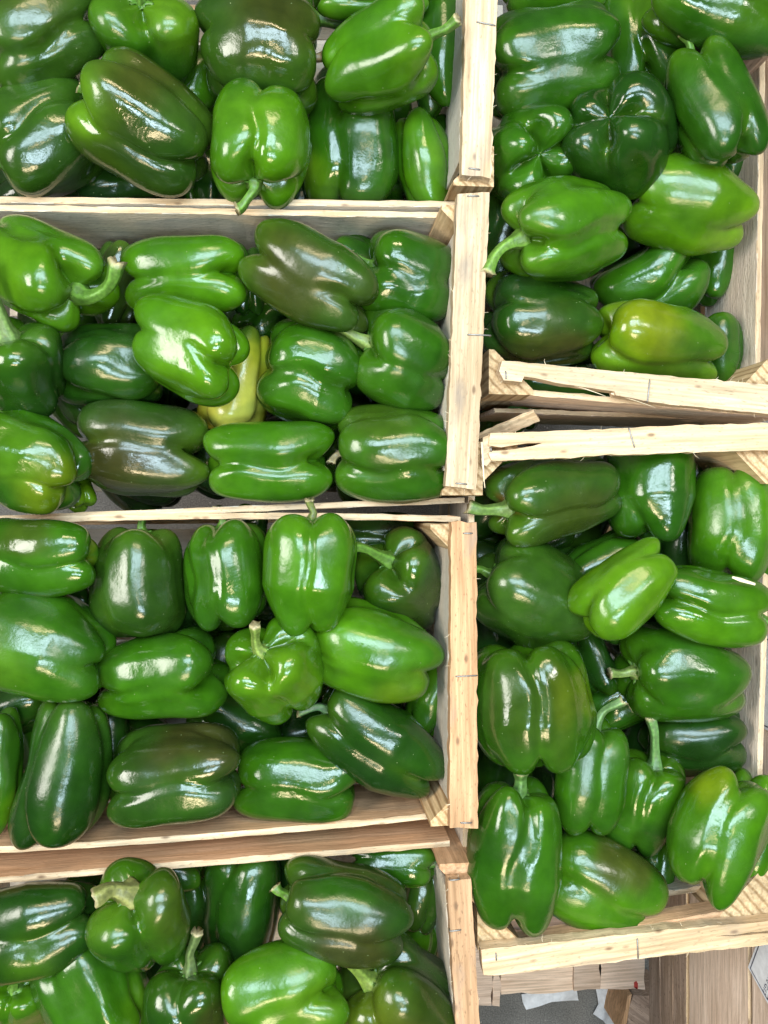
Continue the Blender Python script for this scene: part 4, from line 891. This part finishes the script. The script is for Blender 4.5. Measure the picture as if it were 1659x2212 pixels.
P('F', 1524, 1312, 2, -8, 0, 255, 176, 'b', "light green pepper on its side by the right board, two long ribs", n=4, roll=45, sh=0.97, mid=1.0, bot=0.88, dm=0.3, lump=0.012, stem=(36, -50, 0, 1.0))
P('F', 1470, 1447, 2, 182, 8, 258, 200, 'm', "smooth green pepper with a frayed pale stem pointing left", crease=0.03, n=4, roll=10, sh=1.0, mid=1.0, bot=0.9, dm=0.12, dt=0.46, lump=0.012, stem=(46, 182, 10, 1.05), stemcol=(0.26, 0.38, 0.10))
P('F', 1150, 1522, 3, 95, -4, 278, 232, 'm', "big glossy pepper with a yellow patch against the third crate's rail", n=5, roll=30, sh=0.98, mid=1.03, bot=0.9, dm=0.24, lump=0.02, patch=[('yel', 0.7, 0.3, 0.45, 0.6), ('oli', -0.1, 0, 0.9, 0.4)])
P('F', 1112, 1846, 3, 86, 6, 312, 225, 'm', "very large pepper with two points at the bottom of the lower right crate", n=4, roll=45, sh=0.88, mid=1.03, bot=0.82, dm=0.22, db=0.40, gb=0.14, dip=0.18, lump=0.02, stem=(60, 95, 35, 1.4), stemcol=(0.14, 0.30, 0.07))
P('F', 1275, 1672, 2, 82, 4, 238, 165, 'm', "narrow pepper with a deep long groove and an arching stem", n=4, roll=45, sh=0.98, mid=1.0, bot=0.9, dm=0.36, dt=0.44, db=0.46, lump=0.01, stem=(80, 25, 15, 0.95), stemcol=(0.22, 0.40, 0.14))
P('F', 1395, 1732, 2, 82, 16, 218, 172, 'm', "boxy pepper with a tall upright stem right of the deep-grooved narrow one", n=4, roll=35, sh=0.98, mid=1.0, bot=0.85, dm=0.24, dt=0.46, stem=(92, 108, 12, 1.1), stemcol=(0.16, 0.34, 0.10), patch=[('drk', 0.1, -0.7, 0.5, 0.5)])
P('F', 1548, 1795, 3, 66, -2, 268, 200, 'b', "pale-topped light green pepper leaning at the lower right crate's right side", n=4, roll=20, sh=0.95, mid=1.0, bot=0.86, dm=0.24, lump=0.015, patch=[('yel', -0.25, 1.1, 0.45, 0.9)])
P('F', 1622, 1785, 3, 75, 0, 225, 112, 'b', "light green pepper hanging over the right board behind the pale-topped one", n=3, roll=0, dz=-0.008)
P('F', 1292, 1915, 2, 152, -4, 280, 208, 'b', "bright pepper with a brown upper lobe lying above the bottom rail", n=3, roll=58, sh=0.98, mid=1.0, bot=0.9, dm=0.3, lump=0.02, patch=[('brn', 0.35, 0.7, 0.6, 1.0), ('drk', 0.4, -0.9, 0.6, 0.4)])
P('F', 1490, 1588, 1, 178, -6, 225, 150, 'd', "dark pepper with knobbed right end under the frayed-stem one", n=4, roll=20, db=0.54, gb=0.3, bot=0.9)
P('F', 1285, 1425, 1, -70, 0, 150, 90, 'd', "dark narrow pepper under the matte one with debris", n=3, roll=0)
P('F', 1335, 1518, 1, 30, 0, 150, 130, 'm', "glossy green pepper in the gap below the frayed stem", n=4, roll=20)
P('F', 1370, 1345, 1, 20, 0, 150, 100, 'd', "dark green pepper under the vivid yellow-green one", n=3)
P('F', 1070, 1390, 0.5, 90, 0, 200, 120, 'd', "shadowed pepper left of the big yellow-patched one", n=3)
P('F', 1160, 1185, 0.5, 10, 0, 190, 110, 'd', "shadowed pepper under the thick-stemmed olive one", n=3)
P('F', 1465, 1205, 0.5, 95, 0, 180, 110, 'd', "dark pepper left of the large light green corner one", n=3)
P('F', 1505, 1030, 1, 90, 0, 170, 90, 'm', "green sliver of a pepper between the two under the split rail", n=3)
P('F', 1415, 1885, 1, 80, 0, 150, 80, 'm', "small green pepper end in the gap below the tall upright stem", n=3)
P('F', 1205, 1690, 0.5, 90, 0, 160, 110, 'd', "dark pepper between the two big ones at the left side", n=3)
P('F', 1300, 1800, 0.5, 0, 0, 190, 110, 'd', "dark pepper under the deep-grooved narrow one", n=3)
P('F', 1400, 1600, 0.5, 70, 0, 160, 110, 'd', "dark pepper behind the tall upright stem", n=3)
# ---- lowest layer: what shows of it is only dark glimpses through the gaps
LOWGROUP = {'A': "lowest layer of the top left crate", 'B': "lowest layer of the second left crate", 'C': "lowest layer of the third left crate",
            'D': "lowest layer of the bottom left crate", 'E': "lowest layer of the top right crate", 'F': "lowest layer of the lower right crate"}
BOUNDS = {'A': (-0.33, 0.125, 0.335, 0.53), 'B': (-0.33, 0.125, 0.02, 0.30), 'C': (-0.33, 0.12, -0.325, -0.03), 'D': (-0.33, 0.115, -0.60, -0.385),
          'E': (0.20, 0.47, 0.115, 0.56), 'F': (0.20, 0.47, -0.44, 0.06)}
LOW_KEEP = {3, 7, 9, 10, 13, 14, 15, 17, 19, 20, 23, 24, 26, 27, 29, 33, 34, 36, 37, 38, 51, 63, 64, 67, 70, 71, 77, 81}
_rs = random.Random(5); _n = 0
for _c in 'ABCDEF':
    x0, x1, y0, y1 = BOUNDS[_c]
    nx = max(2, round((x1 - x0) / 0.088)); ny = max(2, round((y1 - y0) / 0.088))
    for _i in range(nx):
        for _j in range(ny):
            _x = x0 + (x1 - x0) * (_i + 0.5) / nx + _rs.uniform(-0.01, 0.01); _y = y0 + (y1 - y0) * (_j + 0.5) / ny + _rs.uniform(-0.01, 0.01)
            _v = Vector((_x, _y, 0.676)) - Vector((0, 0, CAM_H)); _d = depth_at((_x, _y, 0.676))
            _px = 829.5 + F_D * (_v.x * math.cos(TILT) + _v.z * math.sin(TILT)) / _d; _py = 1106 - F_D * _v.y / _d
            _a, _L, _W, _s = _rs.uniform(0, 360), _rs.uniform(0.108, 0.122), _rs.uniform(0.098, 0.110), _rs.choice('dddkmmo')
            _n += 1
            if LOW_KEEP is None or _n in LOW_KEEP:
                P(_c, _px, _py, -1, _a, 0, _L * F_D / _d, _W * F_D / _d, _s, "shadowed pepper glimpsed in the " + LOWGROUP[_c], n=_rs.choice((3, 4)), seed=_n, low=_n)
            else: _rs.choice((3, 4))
# each of them is named after the pepper it lies under
_CR = {'A': "top left", 'B': "second left", 'C': "third left", 'D': "bottom left", 'E': "top right", 'F': "lower right"}
_used = set()
for p in PEPPERS:
    if p['layer'] >= 0: continue
    near = sorted((q for q in PEPPERS if q['crate'] == p['crate'] and q['layer'] >= 1.5), key=lambda q: (q['cx'] - p['cx']) ** 2 + (q['cy'] - p['cy']) ** 2)
    for q in near:
        w = q['label'].split(); n_ = next((i for i, s_ in enumerate(w) if s_ == 'pepper'), 9)
        if n_ <= 5:
            lb = "shadowed pepper deep under the " + " ".join(w[:n_ + 1]) + " in the " + _CR[p['crate']] + " crate"
            if lb not in _used:
                _used.add(lb); p['label'] = lb; break

# ---- settle: peppers that would sink into each other slide apart in depth along the line of sight, keeping their order
LAY = {3: 0.822, 2: 0.800, 1.5: 0.778, 1: 0.750, 0.5: 0.722, 0: 0.695, -1: 0.676}
for p in PEPPERS:
    p['zmax'] = p['k'].pop('zmax', 9); p['ox'] = p['oy'] = 0.0; p['z0'] = p['z'] = LAY[p['layer']] + p['k'].pop('dz', 0.0)
def view_axes(c):
    """picture axes at a pepper, near the plumb line, leaning a little to the line of sight"""
    v = (Vector((0, 0, CAM_H)) - c).normalized(); tw = (Vector((0, 0, 1)) * 0.80 + v * 0.20).normalized()
    rx = Vector((1, 0, 0)); rx = (rx - tw * rx.dot(tw)).normalized()
    return rx, tw.cross(rx), tw
def axis_of(p, c):
    rx, ry, tw = view_axes(c)
    return rx * (math.cos(p['a']) * math.cos(p['e'])) + ry * (math.sin(p['a']) * math.cos(p['e'])) + tw * math.sin(p['e'])
def spheres(p):
    c = at(p['cx'] + p['ox'], p['cy'] + p['oy'], p['z']); s = depth_at(c) / F_D
    Lm, Wm = p['L'] * s, p['W'] * s
    D = axis_of(p, c)
    h = max(0.0, (Lm - Wm) / 2); r = Wm / 2 * 0.95
    return [(c + D * u * h, r) for u in ((-1, -0.5, 0, 0.5, 1) if h > 0.004 else (0,))]
for it in range(50):
    S = [spheres(p) for p in PEPPERS]; dz = np.zeros(len(PEPPERS)); dx = np.zeros((len(PEPPERS), 2))
    for i in range(len(PEPPERS)):
        for j in range(i + 1, len(PEPPERS)):
            pi, pj = PEPPERS[i], PEPPERS[j]
            if pi['crate'] != pj['crate'] or pi['layer'] < 0 or pj['layer'] < 0 or abs(pi['cx'] - pj['cx']) > 300 or abs(pi['cy'] - pj['cy']) > 300: continue
            ov = max(ri + rj - (ci - cj).length for ci, ri in S[i] for cj, rj in S[j])
            if ov > 0.003:
                vx, vy = pi['cx'] + pi['ox'] - pj['cx'] - pj['ox'], pi['cy'] + pi['oy'] - pj['cy'] - pj['oy']; vl = math.hypot(vx, vy) + 1e-6
                k_ = (ov - 0.003) * 0.10 * 2000 / vl; dx[i] += (vx * k_, vy * k_); dx[j] -= (vx * k_, vy * k_)
                sg = 1 if (pi['z0'], -i) > (pj['z0'], -j) else -1
                dz[i] += sg * (ov - 0.003) * 0.18; dz[j] -= sg * (ov - 0.003) * 0.18
    for p, v, w_ in zip(PEPPERS, dz, dx):
        p['ox'] = min(max(p['ox'] + w_[0] * 0.3, -7), 7); p['oy'] = min(max(p['oy'] + w_[1] * 0.3, -7), 7)
        p['z'] = min(max(p['z'] + v, p['z0'] - 0.062, 0.665), p['z0'] + 0.030, p['zmax'])

def build_pepper(p):
    k = dict(p['k']); rs = np.random.RandomState(1000 + (p['id'] * 7 if p['layer'] >= 0 else 9000) + k.pop('seed', 0))
    c = at(p['cx'] + p['ox'], p['cy'] + p['oy'], p['z']); sc = depth_at(c) / F_D
    L, W = p['L'] * sc * 1.02, p['W'] * sc * 1.04
    D = axis_of(p, c); rx, ry, tw0 = view_axes(c)
    roll = math.radians(k.pop('roll', rs.uniform(0, 360)))
    low = k.pop('low', 0); stem = k.pop('stem', None); patches = k.pop('patch', []); calyx = k.pop('calyx', stem is not None)
    vein = k.pop('vein', rs.uniform(0.1, 0.4)); stemcol = k.pop('stemcol', None)
    X, lob, t, r0 = pepper_shape(rs, L, W, **k)
    # local axes: z = stem direction; x starts out towards the viewer, then turned by roll
    tw = tw0 - D * tw0.dot(D)
    if tw.length < 0.2: tw = ry - D * ry.dot(D)
    tw.normalize(); sd = D.cross(tw)
    ax = tw * math.cos(roll) + sd * math.sin(roll); ay = D.cross(ax)
    M = mat_from(c, ax, ay, D)
    R = np.array([[ax.x, ay.x, D.x], [ax.y, ay.y, D.y], [ax.z, ay.z, D.z]])
    U = X / (W / 2); UW = (U @ R.T) @ np.array([rx, ry, tw0]).T
    # pigment
    c0, c1 = (np.array(v) for v in GREEN[p['tone']])
    f = 0.5 + 0.5 * np.tanh(0.9 * waves(rs, U, 1.7, 5) + 0.4 * waves(rs, U, 4.5, 5))
    col = c0[None, None] * (1 - f[..., None]) + c1[None, None] * f[..., None]
    lim = np.array(SPOT['lim'])
    sh = vein * np.exp(-((t - 0.02) / 0.16) ** 2) + vein * 0.8 * (1 - lob) ** 3 * np.exp(-((t - 0.9) / 0.25) ** 2)
    col = col + (np.maximum(lim, c1) - col) * np.clip(sh, 0, 0.8)[..., None]
    strk = waves(rs, np.stack([np.cos(PHI)[None, :] * 5 * np.ones_like(t), np.sin(PHI)[None, :] * 5 * np.ones_like(t), t * 1.2], -1), 1.6, 6)
    col = col * (1 + 0.07 * strk)[..., None]
    for (nm, ix, iy, rad, st) in patches:
        iz = math.sqrt(max(0.05, 1 - min(1, ix * ix + iy * iy)))
        dd = np.linalg.norm((UW - np.array([ix, iy, iz])) , axis=-1) + 0.10 * waves(rs, U, 3.2, 4) + 0.10 * strk + 0.05 * waves(rs, U, 9.0, 5)
        wgt = (st * 0.60 if nm in ('brn', 'yel') else st) / (1 + np.exp((dd / rad - 1) * 6.5))
        col = col + (np.array(SPOT[nm]) - col) * np.clip(wgt, 0, 1)[..., None]
    col = np.clip(col * np.array([1.06, 0.98, 0.95]), 0.003, 1)
    root = thing_at("bell_pepper", p['label'], "bell pepper", c - Vector((0, 0, W * 0.4)), LOWGROUP[p['crate']] if low else GROUPS[p['crate']])
    V = np.vstack([X[0, :1], X[1:-1].reshape(-1, 3), X[-1, :1]])
    cv = np.vstack([col[0, :1], col[1:-1].reshape(-1, 3), col[-1, :1]])
    me = mesh_np("body", V, BQ, BT); col_attr(me, cv)
    body = put("body", me, M_PEP, root, M)
    if not calyx: return root
    # calyx: ragged star of skin lying in the hollow under the stem
    nk = 7; pts = []
    star = 0.40 + 0.28 * np.abs(np.sin(2.5 * PHI + rs.uniform(0, 6))) + 0.14 * np.sin(PHI * 9 + rs.uniform(0, 6)) + rs.normal(0, 0.05, NPHI)
    kmax = 5.6 * star
    base = X[0, 0]; CV = [base + np.array([0, 0, 0.003])]; CC = [np.array([0.10, 0.22, 0.03])]
    for ring in range(1, nk + 1):
        for j in range(NPHI):
            v = kmax[j] * ring / nk; i0 = int(v); fr = v - i0
            pt = X[i0, j] * (1 - fr) + X[i0 + 1, j] * fr
            CV.append(pt + np.array([0, 0, 0.0016 + 0.0012 * (1 - ring / nk)]) + (rs.normal(0, 0.0004, 3) if ring == nk else 0) - (np.array([0, 0, 0.0012]) if ring == nk else 0))
            CC.append(np.array([0.07, 0.17, 0.022]) * rs.uniform(0.75, 1.2) * (1 if ring < nk else 0.8))
    tq = [(1 + (i - 1) * NPHI + j, 1 + i * NPHI + j, 1 + i * NPHI + (j + 1) % NPHI, 1 + (i - 1) * NPHI + (j + 1) % NPHI) for i in range(1, nk) for j in range(NPHI)]
    tt = [(0, 1 + j, 1 + (j + 1) % NPHI) for j in range(NPHI)]
    holder = body
    if stem:
        ln, ea, ee = stem[:3]; rad = (stem[3] if len(stem) > 3 else 1.0) * 0.0049; ln = ln * sc
        E = rx * (math.cos(math.radians(ea)) * math.cos(math.radians(ee))) + ry * (math.sin(math.radians(ea)) * math.cos(math.radians(ee))) + tw0 * math.sin(math.radians(ee))
        El = np.array(M.to_3x3().inverted() @ E); Zl = np.array([0, 0, 1.0]); b0 = base + np.array([0, 0, -0.002])
        hollow = abs(X[14, 0, 2] - base[2]) * 0.8
        b1 = b0 + Zl * (ln * 0.50 + hollow); b2 = b1 + El * ln * 0.78
        ts = np.linspace(0, 1, 15)[:, None]
        path = b0 * (1 - ts) ** 2 + 2 * b1 * ts * (1 - ts) + b2 * ts ** 2
        path = path + 0.0008 * np.sin(ts * 9 + rs.uniform(0, 6, 3)[None])
        tr = ts[:, 0]; rad_ = rad * (1.12 - 0.28 * np.exp(-((tr - 0.60) / 0.28) ** 2) + 0.75 * np.exp(-(tr / 0.16) ** 2) + 0.10 * tr ** 6)
        sides = 15
        Vs, qs, tsx = tube(path, rad_, sides, 5, 0.10)
        n = len(path)
        Vs[(n - 1) * sides:n * sides] += rs.normal(0, 0.0010, (sides, 3))
        Vs[-1] -= (path[-1] - path[-2]) * 0.35
        g = np.array([0.72 * q for q in stemcol] if stemcol else (0.10, 0.22, 0.030)); be = np.array([0.40, 0.34, 0.19])
        cs = []
        for i in range(n):
            fe = np.clip((tr[i] - 0.955) / 0.04, 0, 1)
            for j in range(sides):
                gg = g * (0.85 + 0.28 * math.cos(5 * 2 * math.pi * j / sides)) * rs.uniform(0.9, 1.1)
                cs.append(gg * (1 - fe) + be * fe * rs.uniform(0.8, 1.1))
        cs.append(g); cs.append(be * 0.75)
        ms = mesh_np("stem", Vs, qs, tsx); col_attr(ms, np.array(cs))
        holder = put("stem", ms, M_STEM, root, M)
    mc = mesh_np("calyx", np.array(CV), tq, tt); col_attr(mc, np.array(CC))
    put("calyx", mc, M_STEM, holder if stem else root, M)
    return root
for p in PEPPERS: build_pepper(p)
